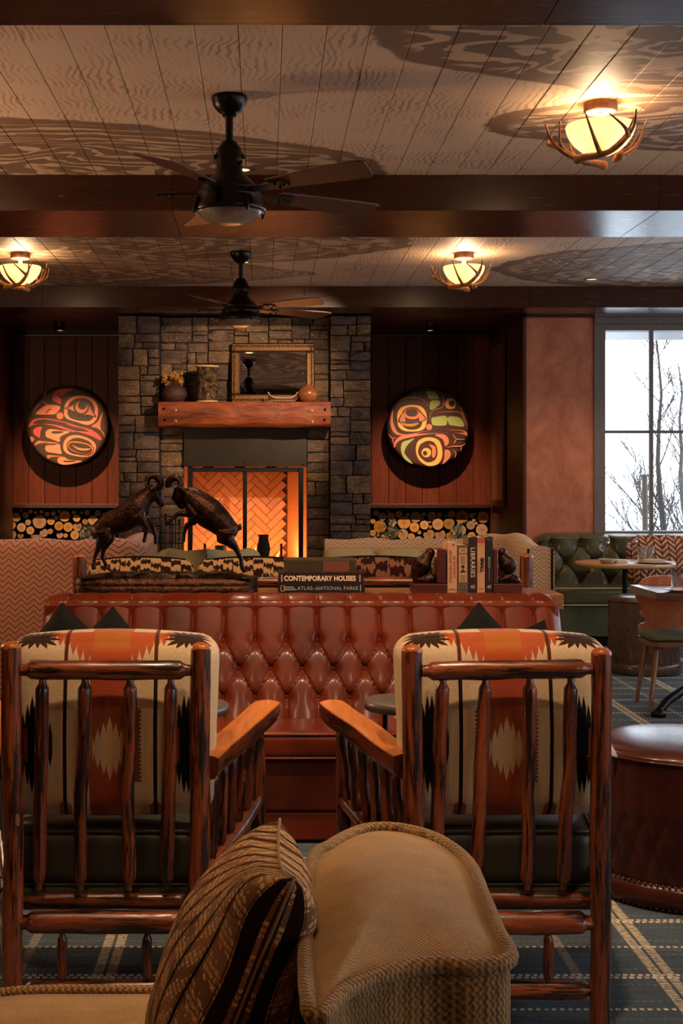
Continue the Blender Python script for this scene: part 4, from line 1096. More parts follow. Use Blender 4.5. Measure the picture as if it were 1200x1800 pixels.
q = MB(); puff(q, (SW - .02, .40, .105), .03, (0, .004, .006), 14, (SCX, 5.60, .398)); sc_ = part('seat_cushion', q, TAN, st, world=True)
q = MB()
for z in (.446, .352): tube(q, [(SX0 + .03, 5.402, z), (SX1 - .03, 5.402, z)], .0055, 8)
part('piping', q, TAN, sc_, world=True)
q = MB(); box(q, (SX0 + .02, 5.46, .125), (SX1 - .02, 5.95, .335), .012); part('base', q, TAN, st, world=True)
q = MB(); box(q, (SX0 + .02, 5.459, .012), (SX1 - .02, 5.95, .122), .006); part('plinth', q, TAN, st, world=True)
# dark throw pillows on the sofa, set on their corners
DK = plain('dark_hide', '#100f0d', .8, spec=.15, var=.25); PALE = plain('pale_stitch', '#b9ac98', .8)
def pillow_mb(q, w, h, th, n=18, pinch=.10, fn=None):
    for sgn in (-1, 1):
        def f(u, v):
            s, t = 2*u-1, 2*v-1; x = s * w/2 * (1 - pinch * (1 - t*t)) ; z = t * h/2 * (1 - pinch * (1 - s*s)); y = sgn * th/2 * ((1 - s**2) * (1 - t**2)) ** .42
            p = Vector((x, y, z)); return fn(p) if fn else p
        grid(q, f, n, n, flip=sgn > 0, grain=lambda u, v: (u * w, v * h, sgn))
    return q
for i, (x, y, lab, rot) in enumerate(((118, 1079, 'dark leather pillow standing on its corner at the sofa left end', 40), (203, 1079, 'dark leather pillow standing on its corner, second from the sofa left end', 47), (845, 1083, 'dark leather pillow with pale stitched marks toward the sofa right end', 45), (960, 1088, 'dark leather pillow in the right corner of the sofa', -20))):
    D = 5.72; top = at(x, y, D); q = MB(); w_ = .36
    pillow_mb(q, w_, w_, .13, 14, .06); 
    t = link('throw_pillow', q.mesh('throw_pillow', DK), None); tag(t, lab, 'pillow'); cz = top.z - w_ * .7071 * (1.0 if rot == 45 else .985)
    t.location = (top.x, D - (.02, .19, .0, .02)[i], max(cz, .45 + .24)); t.rotation_euler = (R(-12), R(rot), 0)
    if rot < 0: t.location = (top.x - .112, D - .02, top.z - .231)
    if i >= 2:
        q = MB()
        for (a, b) in (((-.10, .06), (.0, .12)), ((-.06, .12), (-.02, .07)), ((-.13, .02), (-.08, .085)), ((.02, .05), (.03, .12))): tube(q, [(a[0], -.064, a[1]), (b[0], -.058, b[1])], .004, 5)
        part('stitched_mark', q, PALE, t)
# small round drinks tables between armchairs and sofa
tg = plain('grey_slab', '#4a4038', .35, var=.2)
for (x, y, D, lab) in ((326, 1236, 4.72, 'small round grey-topped drinks table behind the left log armchair'), (716, 1229, 4.72, 'small round dark drinks table behind the right log armchair')):
    c = at(x, y, D); t = thing('drinks_table', lab, 'side table', (c.x, D, 0)); z = c.z
    q = MB(); lathe(q, [(0, z), (.142, z), (.15, z - .004), (.15, z - .03), (.144, z - .034), (0, z - .034)], 36); part('top', q, tg, t)
    for k in range(3): a = 2.09 * k + .5; q = MB(); tube(q, [(.10 * math.cos(a), .10 * math.sin(a), 0), (.085 * math.cos(a), .085 * math.sin(a), z - .034)], .009, 8); part('leg', q, M['black'], t)
# ------------------------------------------------------------------ console behind the sofa
KZ = .945
t = thing('console_table', 'long narrow wooden console table behind the tufted leather sofa', 'console table', (.24, 6.25, 0)); CW = wood('console_oak', '#6e4224', '#93623a', 0, .4, 1, .1)
q = MB(); box(q, (px(131, 6.09), 6.075, KZ - .07), (px(989, 6.09), 6.44, KZ), .004); part('top', q, CW, t, world=True)
for x in (-.78, 1.26):
    for y in (6.12, 6.39): q = MB(); box(q, (x - .03, y - .03, 0), (x + .03, y + .03, KZ - .071), .004); part('leg', q, CW, t, world=True)
# ------------------------------------------------------------------ fighting rams bronze
BD = 6.22; K = BD / F / 3.529
BRZ = N('bronze', .34, .85); o = BRZ.pos(); a_ = BRZ.noise(o, 40, 4, .65); BRZ.base(BRZ.mix(a_.smooth(.35, .7), lin('#1a0e09'), lin('#4a2a18'))); BRZ.bump(a_ + BRZ.noise(o, 120, 2) * .5, .6, .006); BRZ.set('Roughness', a_ * .3 + .2); BRZ = BRZ.m
def rp(x, y, dy=0.0): p = at(120 + x / 3.529, 820 + y / 3.529, BD); p.y += dy; return p
ram = thing('ram_sculpture', 'dark bronze sculpture of two rams butting heads on a stepped base', 'sculpture', (px(292, BD), BD, KZ))
def limb(q, pts, dy): tube(q, [rp(x, y, dy + e) for x, y, r, e in pts], [r * K for x, y, r, e in pts], 10)
def ram_body(spine, head, hind, fore, horn):
    q = MB(); tube(q, [rp(x, y) for x, y, r in spine], [r * K for x, y, r in spine], 16)
    x, y, r = spine[0]; ball(q, rp(x, y), r * K, 14, 10); tube(q, [rp(x, y) for x, y, r in head], [r * K for x, y, r in head], 12)
    for x, y, r in (head[0], head[-1]): ball(q, rp(x, y), r * K, 10, 8)
    for (l, dy) in hind + fore: limb(q, l, dy)
    (ex, ey), sx = horn[3], horn[4]
    for s in (-1, 1): tube(q, [rp(ex, ey, s * .026), rp(ex + sx * 14, ey + 6, s * .055), rp(ex + sx * 34, ey + 16, s * .066)], [.010, .012, .002], 6)
    # tail
    tx, ty, td = horn[5]; tube(q, [rp(tx, ty), rp(tx + td * 22, ty + 30)], [.022, .006], 8)
    q = remeshed(q, .0052, 2); b = part('ram', q, BRZ, ram, world=True)
    cx_, cy_, r_ = horn[:3]
    for s in (-1, 1):
        h = MB(); pts, rs = [], []
        for k in range(26):
            an = horn[6] + horn[7] * (k / 25) * 5.4; rr = r_ * (1 - .25 * k / 25); pts.append(rp(cx_ + rr * math.cos(an), cy_ - rr * math.sin(an), s * (.030 + .045 * (k / 25)))); rs.append((22 * (1 - (k / 25)) ** .8 + 4) * K * (1 + .08 * (k % 2)))
        tube(h, pts, rs, 10); part('horn', h, BRZ, b, world=True)
    return b
ram_body([(205,400,66),(260,355,76),(330,330,84),(400,290,88),(440,240,82),(480,190,58),(515,160,46)], [(525,150,42),(555,190,34),(578,232,22)],
 [([(215,395,60,0),(225,440,44,0),(190,505,19,0),(170,560,13,0),(162,615,13,0),(168,636,18,0)], -.035), ([(235,400,56,0),(245,450,40,0),(210,520,18,0),(206,570,13,0),(232,622,13,0),(240,636,17,0)], .035)],
 [([(440,300,46,0),(470,345,26,0),(495,372,17,0),(482,430,12,0),(474,470,13,0)], -.045), ([(450,310,44,0),(490,345,24,0),(520,375,17,0),(536,430,12,0),(538,485,13,0)], .035)],
 (525, 98, 46, (535, 135), -1, (160, 385, -1), -.9, 1))
ram_body([(985,390,70),(940,345,84),(880,295,98),(810,240,94),(760,195,74),(715,170,54)], [(690,165,42),(672,195,36),(700,248,20)],
 [([(985,400,62,0),(985,445,46,0),(1045,510,20,0),(1072,570,14,0),(1080,625,14,0),(1100,650,19,0)], -.04), ([(965,400,56,0),(955,450,42,0),(1030,500,18,0),(1068,560,13,0),(1072,620,13,0),(1085,645,18,0)], .035)],
 [([(770,270,50,0),(745,292,26,0),(690,290,16,0),(645,325,13,0),(605,362,13,0)], -.045), ([(785,300,50,0),(770,350,24,0),(730,365,16,0),(716,420,12,0),(712,472,13,0)], .035)],
 (665, 105, 38, (700, 140), 1, (1050, 365, 1), 3.6, -1))
q = MB(); x0, x1 = px(133, BD), px(453, BD)
def oval(z, s, r_, hw=.115):
    L = []; c = (x0 + x1) / 2; hx = (x1 - x0) / 2 - r_
    for k in range(48):
        a = 2*math.pi*k/48; ca, sa = math.cos(a), math.sin(a); L.append((c + math.copysign(abs(ca) ** .45, ca) * (hx + r_), BD + math.copysign(abs(sa) ** .45, sa) * hw * s, z))
    return L
rings = [oval(KZ, 1, 0), oval(KZ + .026, 1, 0), oval(KZ + .03, .96, -.008), oval(KZ + .034, .96, -.006), oval(KZ + .052, .95, -.006), oval(KZ + .055, .9, -.014), oval(KZ + .068, .88, -.016)]
vs = [p for rg in rings for p in rg]; q.add(vs, [(i*48+k, i*48+(k+1) % 48, (i+1)*48+(k+1) % 48, (i+1)*48+k) for i in range(6) for k in range(48)], True); q.add(rings[-1], [tuple(range(48))])
part('base', q, BRZ, ram, world=True)
q = MB(); cxm = (x0 + x1) / 2; hx = (x1 - x0) / 2 - .03
grid(q, lambda u, v: (cxm + (2*u-1) * hx, BD + (2*v-1) * .10, KZ + .066 + (.020 + .016 * mnoise.noise(Vector((u * 14, v * 5, 0)))) * min(1, 6 * min(u, 1-u, v, 1-v))), 60, 14); part('rocky_ground', q, BRZ, ram, world=True)
# ------------------------------------------------------------------ books
def book_flat(x0, x1, y0, y1, D, col, name_label, spine):
    a, b = at(x0, y1, D), at(x1, y0, D); dp = .22; t = thing('book', name_label, 'book', ((a.x + b.x) / 2, D, a.z)); W, H = b.x - a.x, b.z - a.z
    cm = plain('book_cover', col, .4, var=.06); q = MB(); box(q, (-W/2, 0, 0), (W/2, dp, .003)); box(q, (-W/2, 0, H - .003), (W/2, dp, H)); box(q, (-W/2, -.003, 0), (W/2, .003, H), .001); part('cover', q, cm, t)
    q = MB(); box(q, (-W/2 + .005, .003, .003), (W/2 - .004, dp - .005, H - .003)); part('pages', q, plain('paper', '#cdbb9c', .9), t); spine(t, W, H); return t
cream = plain('print_cream', '#e2c9a8', .6); grey = plain('print_grey', '#a89a8c', .6); red = plain('print_red', '#a03a24', .6); ink = plain('print_dark', '#241a18', .6); yel = plain('print_tan', '#b98a4c', .6)
z0_ = KZ; D = 6.13
def sp1(t, W, H):
    text('ATLAS', H * .60, grey, t, (-W * .5 + W * .305, -.0036, H * .5), sx=.98); text('OF THE', H * .26, grey, t, (-W * .5 + W * .42, -.0036, H * .42), sx=.95); text('NATIONAL PARKS', H * .60, grey, t, (-W * .5 + W * .68, -.0036, H * .5), sx=.98)
    q = MB(); h = .013; s = .0095
    for (a, b, c, d) in ((-s, s, h - .003, h), (-s, s, -h, -h + .003), (-s, -s + .003, -h, h), (s - .003, s, -h, h)): box(q, (a, -.0036, c), (b, -.003, d))
    part('emblem', q, yel, t, (-W * .5 + W * .05, 0, H * .5)); text('NATIONAL', H * .24, grey, t, (-W * .5 + W * .125, -.0036, H * .62), bold=.0004); text('GEOGRAPHIC', H * .24, grey, t, (-W * .5 + W * .135, -.0036, H * .36), bold=.0004)
    q = MB(); box(q, (W * .40, -.0036, H * .3), (W * .405, -.003, H * .75)); box(q, (W * .445, -.0036, H * .2), (W * .455, -.003, H * .9)); part('rule', q, grey, t)
def sp2(t, W, H):
    text('CONTEMPORARY HOUSES', H * .62, cream, t, (-.005, -.0036, H * .47), sx=.86, bold=.0011)
    for x in (-.46, .455): q = MB(); box(q, (W * x - .003, -.0036, H * .2), (W * x + .003, -.003, H * .8)); part('rule', q, grey, t)
def sp3(t, W, H):
    q = MB(); box(q, (W * .04, -.0042, .003), (W * .40, -.003, H - .004)); part('spine_label', q, plain('cloth_label', '#6b3320', .8, bump=.3), t)
book_flat(489, 641, 1026.5, 1041.8, D, '#15151d', 'dark blue-black atlas of national parks, lowest of the three stacked books', sp1)
book_flat(489, 639, 1006.5, 1026.3, D, '#2c100c', 'dark maroon book titled Contemporary Houses, middle of the stack', sp2)
book_flat(499, 626, 984.5, 1006.3, D + .01, '#3a3020', 'olive-brown book with a rust spine label, on top of the stack', sp3)
for o in [x for x in bpy.data.objects if x.name.startswith('book') and x.get('category') == 'book']: pass
def book_up(x0, x1, ytop, D, col, lab, deco, dp=.17):
    a = at(x0, 1041, D); b = at(x1, ytop, D); t = thing('book', lab, 'book', ((a.x + b.x) / 2, D, KZ)); W, H = b.x - a.x - .001, b.z - KZ
    cm = plain('book_cover', col, .45, var=.06); q = MB(); box(q, (-W/2, 0, 0), (-W/2 + .002, dp, H)); box(q, (W/2 - .002, 0, 0), (W/2, dp, H)); box(q, (-W/2, -.002, 0), (W/2, .002, H), .0008); part('cover', q, cm, t)
    q = MB(); box(q, (-W/2 + .002, .002, .003), (W/2 - .002, dp - .004, H - .004)); part('pages', q, plain('paper', '#cdbb9c', .9), t); deco(t, W, H); return t
VR = (R(90), R(90), 0)     # reads top to bottom
def bar(t, x0, x1, z0, z1, m_, nm='printed_band'): q = MB(); box(q, (x0, -.0032, z0), (x1, -.002, z1)); return part(nm, q, m_, t)
def d1(t, W, H):
    text('100 GETAWAYS', W * .36, red, t, (W * .20, -.0026, H * .52), VR, sx=.92, bold=.0003); text('AROUND THE WORLD', W * .36, red, t, (-W * .20, -.0026, H * .52), VR, sx=.92, bold=.0003)
    bar(t, 0, W * .25, H * .93, H * .97, red); bar(t, -W * .3, W * .3, H * .075, H * .082, ink); bar(t, -W/2, W/2, H * .05, H * .055, ink)
def d2(t, W, H):
    bar(t, -W * .38, W * .38, H * .22, H * .94, plain('cream_panel', '#b78e62', .7)); q = MB()
    for (a, b) in ((.80, .835),): box(q, (-W * .38, -.0038, H * a), (W * .38, -.0032, H * b))
    part('printed_band', q, red, t); q = MB()
    for z in (.24, .27, .30, .33, .36, .87, .90): box(q, (-W * .26, -.0038, H * z), (W * .26, -.0032, H * z + .003))
    for z in range(9): box(q, (-W * .22, -.0038, H * (.60 + z * .02)), (W * .22, -.0032, H * (.60 + z * .02) + .002))
    part('small_print', q, plain('print_brown', '#7d4a2c', .7), t); q = MB(); prism(q, [(W * .17 * math.cos(a * .4), H * .545 + W * .17 * math.sin(a * .4)) for a in range(16)], lambda x, z, d: (x, d, z), -.0040, -.0032); box(q, (-W * .3, -.0040, H * .425), (W * .3, -.0032, H * .45)); prism(q, [(-W * .2, H * .455), (W * .2, H * .455), (0, H * .50)], lambda x, z, d: (x, d, z), -.0040, -.0032); part('ornament', q, ink, t); bar(t, -W * .25, W * .25, H * .07, H * .075, ink)
def emblem(t, W, H): text('40', W * .62, grey, t, (0, -.0026, H * .105), sx=.95, name='emblem', bold=.0004)
def d3(t, W, H): text('LIBRARIES', W * .78, cream, t, (0, -.0026, H * .545), VR, sx=1.02, space=1.08); emblem(t, W, H)
def d4(t, W, H): text('SMALL', W * .62, ink, t, (W * .12, -.0026, H * .50), VR, sx=1.05, bold=.0014); bar(t, -W * .36, -W * .30, H * .36, H * .58, plain('print_brown', '#7d4a2c', .7)); bar(t, -W/2, W/2, H * .90, H, plain('rust_top', '#a5482a', .6)); bar(t, -W * .3, W * .3, H * .07, H * .075, ink); bar(t, -W * .3, W * .3, H * .86, H * .865, red)
def d5(t, W, H): bar(t, -W * .06, W * .06, H * .22, H * .62, plain('print_thin', '#6d5c4e', .7), 'small_print'); bar(t, -W * .12, W * .12, H * .45, H * .64, grey, 'small_print'); bar(t, -W * .35, W * .3, H * .95, H * .955, grey); emblem(t, W, H)
D = 6.15
book_up(786, 803.2, 953, D, '#c0916a', 'cream upright book with red lettering about getaways around the world', d1)
book_up(803.8, 822.5, 958, D, '#5a4a40', 'brown upright book with a cream ornamented spine panel', d2)
book_up(823, 837.6, 944, D, '#2a1614', 'dark upright book titled Libraries in tall pale letters', d3)
book_up(838.2, 852, 944.5, D, '#bd8a60', 'tan upright book titled Small in heavy black letters', d4)
book_up(852.6, 866, 944, D, '#1c1311', 'black upright book with thin grey lettering at the row right end', d5)
# bird bookends
bwd = wood('bookend_wood', '#3a1712', '#57231a', 0, .35, 2, .1)
def bookend(xa, xb, ux0, ux1, ytop, lab, birdfn):
    a, b = at(xa, 1041, D), at(xb, 1025, D); t = thing('bookend', lab, 'bookend', ((a.x + b.x) / 2, D + .05, KZ))
    q = MB(); box(q, (a.x, D - .01, KZ), (b.x, D + .13, KZ + .04), .003); part('base', q, bwd, t, world=True)
    q = MB(); box(q, (px(ux0, D), D + .0, KZ + .041), (px(ux1, D), D + .12, pz(ytop, D)), .003); part('upright', q, bwd, t, world=True)
    q = MB(); birdfn(q); q = remeshed(q, .004, 2); part('bird', q, BRZ, t, world=True); return t
def B(x, y, dy=.05): p = at(x, y, D); p.y += dy; return p
def bird1(q):
    tube(q, [B(727, 1018), B(735, 1006), B(745, 993), B(752, 982), B(757, 975)], [.012, .034, .043, .028, .022], 12); ball(q, B(758, 973), .023); tube(q, [B(762, 972), B(767.5, 975)], [.010, .002], 6)
    tube(q, [B(748, 1005), B(748, 1022)], [.016, .012], 8)
    for (x, y, r) in ((735, 1021, .022), (745, 1021, .026), (755, 1021, .024), (762, 1019, .024), (768, 1021, .016), (757, 1012, .014)): ball(q, B(x, y), r, 8, 6)
def bird2(q):
    tube(q, [B(908, 1004), B(902, 1000), B(893, 992), B(888, 982), B(886, 975)], [.014, .036, .040, .027, .020], 12); ball(q, B(886, 972), .021); tube(q, [B(882, 972), B(878, 974)], [.008, .002], 6)
    tube(q, [B(894, 1005), B(895, 1018)], [.015, .012], 8)
    for (x, y, r) in ((884, 1022, .018), (892, 1020, .024), (900, 1018, .028), (908, 1021, .024), (897, 1011, .016), (914, 1023, .012)): ball(q, B(x, y), r, 8, 6)
bookend(725, 785.5, 768, 784, 966, 'wooden bookend with a bronze quail facing right, left of the upright books', bird1)
bookend(866.5, 918, 866.8, 875, 966, 'wooden bookend with a bronze quail facing left, right of the upright books', bird2)
# ------------------------------------------------------------------ log settee facing the fire
LD2 = 6.72
t = thing('log_settee', 'log-framed settee facing the fireplace, posts showing behind the console', 'settee', (.19, LD2, 0))
for x in (px(140, LD2), px(925, LD2)):
    q = MB(); post(q, (x, LD2, 0), (x, LD2, pz(978, LD2)), .034); part('rear_leg', q, [HK, HKE], t, world=True)
    q = MB(); logtube(q, (x, LD2 + .72, 0), (x, LD2 + .72, .66), .032, 1); part('front_leg', q, HK, t, world=True)
    q = MB(); logtube(q, (x, LD2, .64), (x, LD2 + .8, .67), .04, .9); part('arm', q, HK, t, world=True)
    q = MB(); logtube(q, (x, LD2, .3), (x, LD2 + .72, .3), .03, .8); part('seat_rail', q, HK, t, world=True)
for z in (.95, .30): q = MB(); logtube(q, (px(140, LD2), LD2, z), (px(925, LD2), LD2, z), .028, .8, n=12); part('back_rail', q, HK, t, world=True)
q = MB(); logtube(q, (px(140, LD2), LD2 + .72, .3), (px(925, LD2), LD2 + .72, .3), .03, .8); part('front_rail', q, HK, t, world=True)
for k in range(12): x = px(140, LD2) + .17 * (k + 1); q = MB(); logtube(q, (x, LD2, .31), (x, LD2, .94), .018, .6); part('back_spindle', q, HK, t, world=True)
q = MB(); box(q, (px(150, LD2), LD2 + .03, .315), (px(915, LD2), LD2 + .70, .335)); part('seat_webbing', q, OLV, t, world=True)
def ikat(name, c1, c2, sc=1.0):
    n = N(name, .9, 0, .1); p = n.obj(); x, y, z = n.sep(p); j = n.noise(p, 24 * sc, 3)
    q_ = n.noise(n.comb(x * 75.0 * sc, 0.0, (z + y) * 16.0 * sc), 1.0, 2, .5); col = ((x / .05 * sc).floor() * .37).fract()
    tri = (((z + y) * 12.0 * sc + col + j * .3).fract() - .5).abs() * 2.0
    m_ = (q_ + tri * .42 - .22 + (j - .5) * .25).smooth(.46, .52)
    n.base(n.mix(m_, lin(c1), lin(c2))); n.bump(j, .3, .004); return n.m
IK = ikat('brown_ikat', '#2b150d', '#b08b5f'); IK2 = ikat('maroon_ikat', '#2a0f0c', '#7a5038', .7)
for (xa, xb, yt, mt_, lab) in ((156, 345, 984, IK, 'brown and cream ikat back cushion at the log settee left end'), (346, 545, 984, IK, 'brown and cream ikat back cushion in the middle of the log settee'), (548, 765, 983, IK2, 'maroon patterned back cushion toward the log settee right end'), (768, 905, 990, IK2, 'maroon patterned back cushion behind the upright books')):
    D_ = 6.9; a, b = px(xa, D_), px(xb, D_); ztp = pz(yt, D_); h = ztp - .52; q = MB(); puff(q, (b - a - .01, .17, h), .05, (.0, .03, .02), 16)
    s_ = link('back_cushion', q.mesh('back_cushion', mt_), None, ((a + b) / 2, D_ - .03, .52 + h / 2)); tag(s_, lab, 'cushion')
    q = MB(); tube(q, [((2 * k / 20 - 1) * (b - a - .1) / 2, -.04, h / 2 + .004 + .015 * (1 - (2 * k / 20 - 1) ** 2)) for k in range(21)], .005, 6); part('piping', q, DK, s_)
q = MB(); puff(q, (2.05, .58, .17), .04, (0, 0, .01), 12, ((px(140, LD2) + px(925, LD2)) / 2, LD2 + .37, .425)); solid('seat_cushion', q, IK, 'long seat cushion of the log settee facing the fireplace', 'cushion')
# ------------------------------------------------------------------ chevron sofas
def chevron(name, c1, c2, per=.078, sp=.036):
    n = N(name, .9, 0, .1); g = n.attr(); u, v, _ = n.sep(g); p = n.pos(); j = n.noise(p, 300, 2)
    zz = ((u / per).fract() - .5).abs() * .075; k = ((v - zz) / sp).fract(); ln = (k - .5).abs().lt(.085)
    n.base(n.hsv(n.mix(ln, lin(c1), lin(c2)), .5, 1, j * .5 + .75)); n.bump(j, .3, .002); n.set('Sheen Weight', .2); return n.m
CV = chevron('pink_chevron', '#ac7557', '#45211a'); CV2 = chevron('cream_chevron', '#bd9a78', '#4a2c22', .066, .03)
def arc(cx, cy, r, a0, a1, n=8): return [(cx + r * math.cos(R(a0 + (a1 - a0) * k / n)), cy + r * math.sin(R(a0 + (a1 - a0) * k / n))) for k in range(n + 1)]
xr = px(260, 8.55)
t = thing('chevron_sofa', 'high-backed tan chevron sofa at left with its flat back to the camera', 'sofa', (-1.6, 9.0, 0))
q = MB(); path = [(-3.0, 8.66 )] + [(-3.0 + .2 * k, 8.66) for k in range(1, 10)] + arc(xr - .12 - .12, 8.78, .12, -90, 0, 8)[0:] + [(xr - .12, 9.1), (xr - .12, 9.55)]
sweep_wall(q, path, .20, .08, pz(948, 8.62), .06, zfn=lambda s: .012 * math.sin(s * 40)); part('shell', q, CV, t, world=True)
q = MB(); box(q, (-2.98, 8.78, .10), (xr - .23, 9.5, .40), .02); part('seat_base', q, CV, t, world=True)
q = MB()
for i in range(2): puff(q, (.98, .68, .14), .04, (0, 0, .01), 10, (-2.46 + i * 1.0, 9.15, .472))
part('seat_cushions', q, CV, t, world=True)
for (x, y) in ((-2.9, 8.7), (xr - .14, 8.76), (-2.9, 9.45), (xr - .14, 9.5)): q = MB(); box(q, (x - .025, y - .025, 0), (x + .025, y + .025, .1)); part('foot', q, M['black'], t, world=True)
# right sofa faces the camera, arm curling toward us
t = thing('chevron_sofa', 'cream chevron sofa facing the camera with a curved right arm', 'sofa', (1.25, 10.3, 0))
xo = px(972, 9.75) - .10
q = MB(); path = [(px(565, 10.85) + .02 + .18 * k, 10.75) for k in range(8)]; lastx = xo - .30
path = [p for p in path if p[0] < lastx - .05] + arc(xo - .30, 10.45, .30, 90, 0, 10) + [(xo, 10.1), (xo, 9.72)]
sweep_wall(q, path, .21, .08, .985, .07, zfn=lambda s: .05 * math.exp(-((s - .62) / .12) ** 2) + .01 * math.sin(s * 50)); part('shell', q, CV2, t, world=True)
q = MB(); tube(q, [(xo + .085, 9.715, .1), (xo + .085, 9.715, .96)], .008, 6); tube(q, [(xo - .085, 9.715, .1), (xo - .085, 9.715, .96)], .008, 6); part('piping', q, DK, t, world=True)
q = MB(); box(q, (px(565, 10.85), 9.72, .1), (xo - .115, 10.63, .40), .02); part('seat_base', q, CV2, t, world=True)
q = MB(); puff(q, (xo - .13 - px(565, 10.85), .80, .14), .04, (0, 0, .012), 10, ((xo - .13 + px(565, 10.85)) / 2, 10.14, .472)); part('seat_cushions', q, CV2, t, world=True)
for (x, y) in ((.52, 9.76), (xo - .2, 9.76), (.52, 10.7), (xo - .15, 10.5)): q = MB(); box(q, (x - .025, y - .025, 0), (x + .025, y + .025, .1)); part('foot', q, M['black'], t, world=True)
GW = plain('sage_weave', '#9a8d63', .95, var=.25, nscale=140, bump=.4, bscale=160)
for (xa, xb, lab) in ((567, 660, 'sage green back pillow at the left of the cream chevron sofa'), (660, 745, 'sage green back pillow right of its twin on the cream chevron sofa')):
    D_ = 10.48; a, b = px(xa, D_), px(xb, D_); h = pz(965, D_) - .55; q = MB(); puff(q, (b - a, .17, h), .07, (.0, .03, .01), 12); s_ = link('throw_pillow', q.mesh('throw_pillow', GW), None, ((a + b) / 2, D_, .548 + h / 2)); tag(s_, lab, 'pillow')
# sage armchair with its back to us
x0, x1 = px(270, 9.95), px(460, 9.95)
t = thing('sage_armchair', 'low sage green armchair with its back to the camera, before the firebox', 'armchair', ((x0 + x1) / 2, 10.3, 0))
q = MB(); path = [(x0 + .09, 10.65), (x0 + .09, 10.2)] + arc(x0 + .24, 10.05, .15, 180, 270, 6) + [(x0 + .4, 9.90), (x1 - .4, 9.90)] + arc(x1 - .24, 10.05, .15, -90, 0, 6) + [(x1 - .09, 10.2), (x1 - .09, 10.65)]
sweep_wall(q, path, .17, .08, pz(966, 9.93), .07, zfn=lambda s: -.10 * max(0, abs(s - .5) - .2) / .3 + .008 * math.sin(s * 40)); part('shell', q, GW, t, world=True)
q = MB(); puff(q, (x1 - x0 - .36, .58, .18), .05, (0, 0, .015), 10, ((x0 + x1) / 2, 10.31, .42)); part('seat_cushion', q, GW, t, world=True)
q = MB(); box(q, (x0 + .19, 10.02, .1), (x1 - .19, 10.58, .33), .02); part('seat_base', q, GW, t, world=True)
for (x, y) in ((x0 + .1, 10.0), (x1 - .1, 10.0), (x0 + .1, 10.6), (x1 - .1, 10.6)): q = MB(); box(q, (x - .02, y - .02, 0), (x + .02, y + .02, .1)); part('foot', q, M['black'], t, world=True)
# narrow tables behind the sofas with their flowers
def stand(x0, x1, y0, y1, z, lab):
    t = thing('sofa_table', lab, 'side table', ((x0 + x1) / 2, (y0 + y1) / 2, 0)); q = MB(); box(q, (x0, y0, z - .03), (x1, y1, z), .004); part('top', q, CW, t, world=True)
    for x in (x0 + .03, x1 - .03):
        for y in (y0 + .03, y1 - .03): q = MB(); box(q, (x - .015, y - .015, 0), (x + .015, y + .015, z - .03)); part('leg', q, CW, t, world=True)
stand(px(655, 11.5), px(880, 11.5), 11.32, 11.62, .82, 'narrow wooden table hidden behind the cream chevron sofa')
stand(px(-20, 10.0), px(190, 10.0), 9.78, 10.08, .86, 'narrow wooden table hidden behind the tan chevron sofa')
leafm = plain('grey_leaf', '#55603e', .7, var=.5, nscale=30); flw = plain('pale_flower', '#b7a48c', .8, var=.4, nscale=40)
def bouquet(x, ybase_z, D, r_, h, lab, seed, glass=True):
    random.seed(seed); t = thing('flower_vase', lab, 'plant', (px(x, D), D, ybase_z)); q = MB(); lathe(q, [(0, .002), (.03, .002), (.036, .01), (.034, .10), (.03, .11), (.029, .10), (.031, .012), (0, .008)], 16); part('vase', q, M['glass'] if glass else plain('vase', '#8a7a66'), t)
    q, q2, q3 = MB(), MB(), MB()
    for k in range(26):
        a, rr = random.uniform(0, 6.28), random.uniform(0, r_); p = Vector((rr * math.cos(a), rr * math.sin(a), .12 + random.uniform(.1, 1) * h)); tube(q2, [(0, 0, .02), (p.x * .3, p.y * .3, .1), p], .002, 4)
        for s_ in range(4):
            b = p + Vector([random.uniform(-.02, .02) for _ in range(3)]); d = Vector([random.uniform(-1, 1) for _ in range(3)]).normalized() * random.uniform(.018, .035); n_ = d.orthogonal() * .35
            (q if k % 3 else q3).add([b, b + d * .5 + n_, b + d, b + d * .5 - n_ + Vector((0, 0, .004))], [(0, 1, 2), (0, 2, 3)])
    part('stems', q2, leafm, t); o = part('foliage', q, leafm, t); o['kind'] = 'stuff'; o = part('blossom', q3, flw, t); o['kind'] = 'stuff'
bouquet(687, .82, 11.46, .10, .15, 'small glass vase of greenery before the right log alcove', 4)
bouquet(806, .82, 11.46, .07, .15, 'small pale bouquet rising behind the upright books', 6)
bouquet(153, .86, 9.93, .06, .14, 'small leafy sprig in a vase behind the tan chevron sofa', 8)
q = MB(); lathe(q, [(0, 0), (.05, 0), (.07, .03), (.068, .07), (.045, .12), (.035, .16), (.04, .19), (.034, .185), (0, .17)], 24, (px(64, 9.93), 9.93, .86)); solid('stone_vase', q, plain('sandstone', '#b08f66', .9, bump=.4), 'pale sand-coloured vase on the hidden table behind the tan sofa', 'vase')
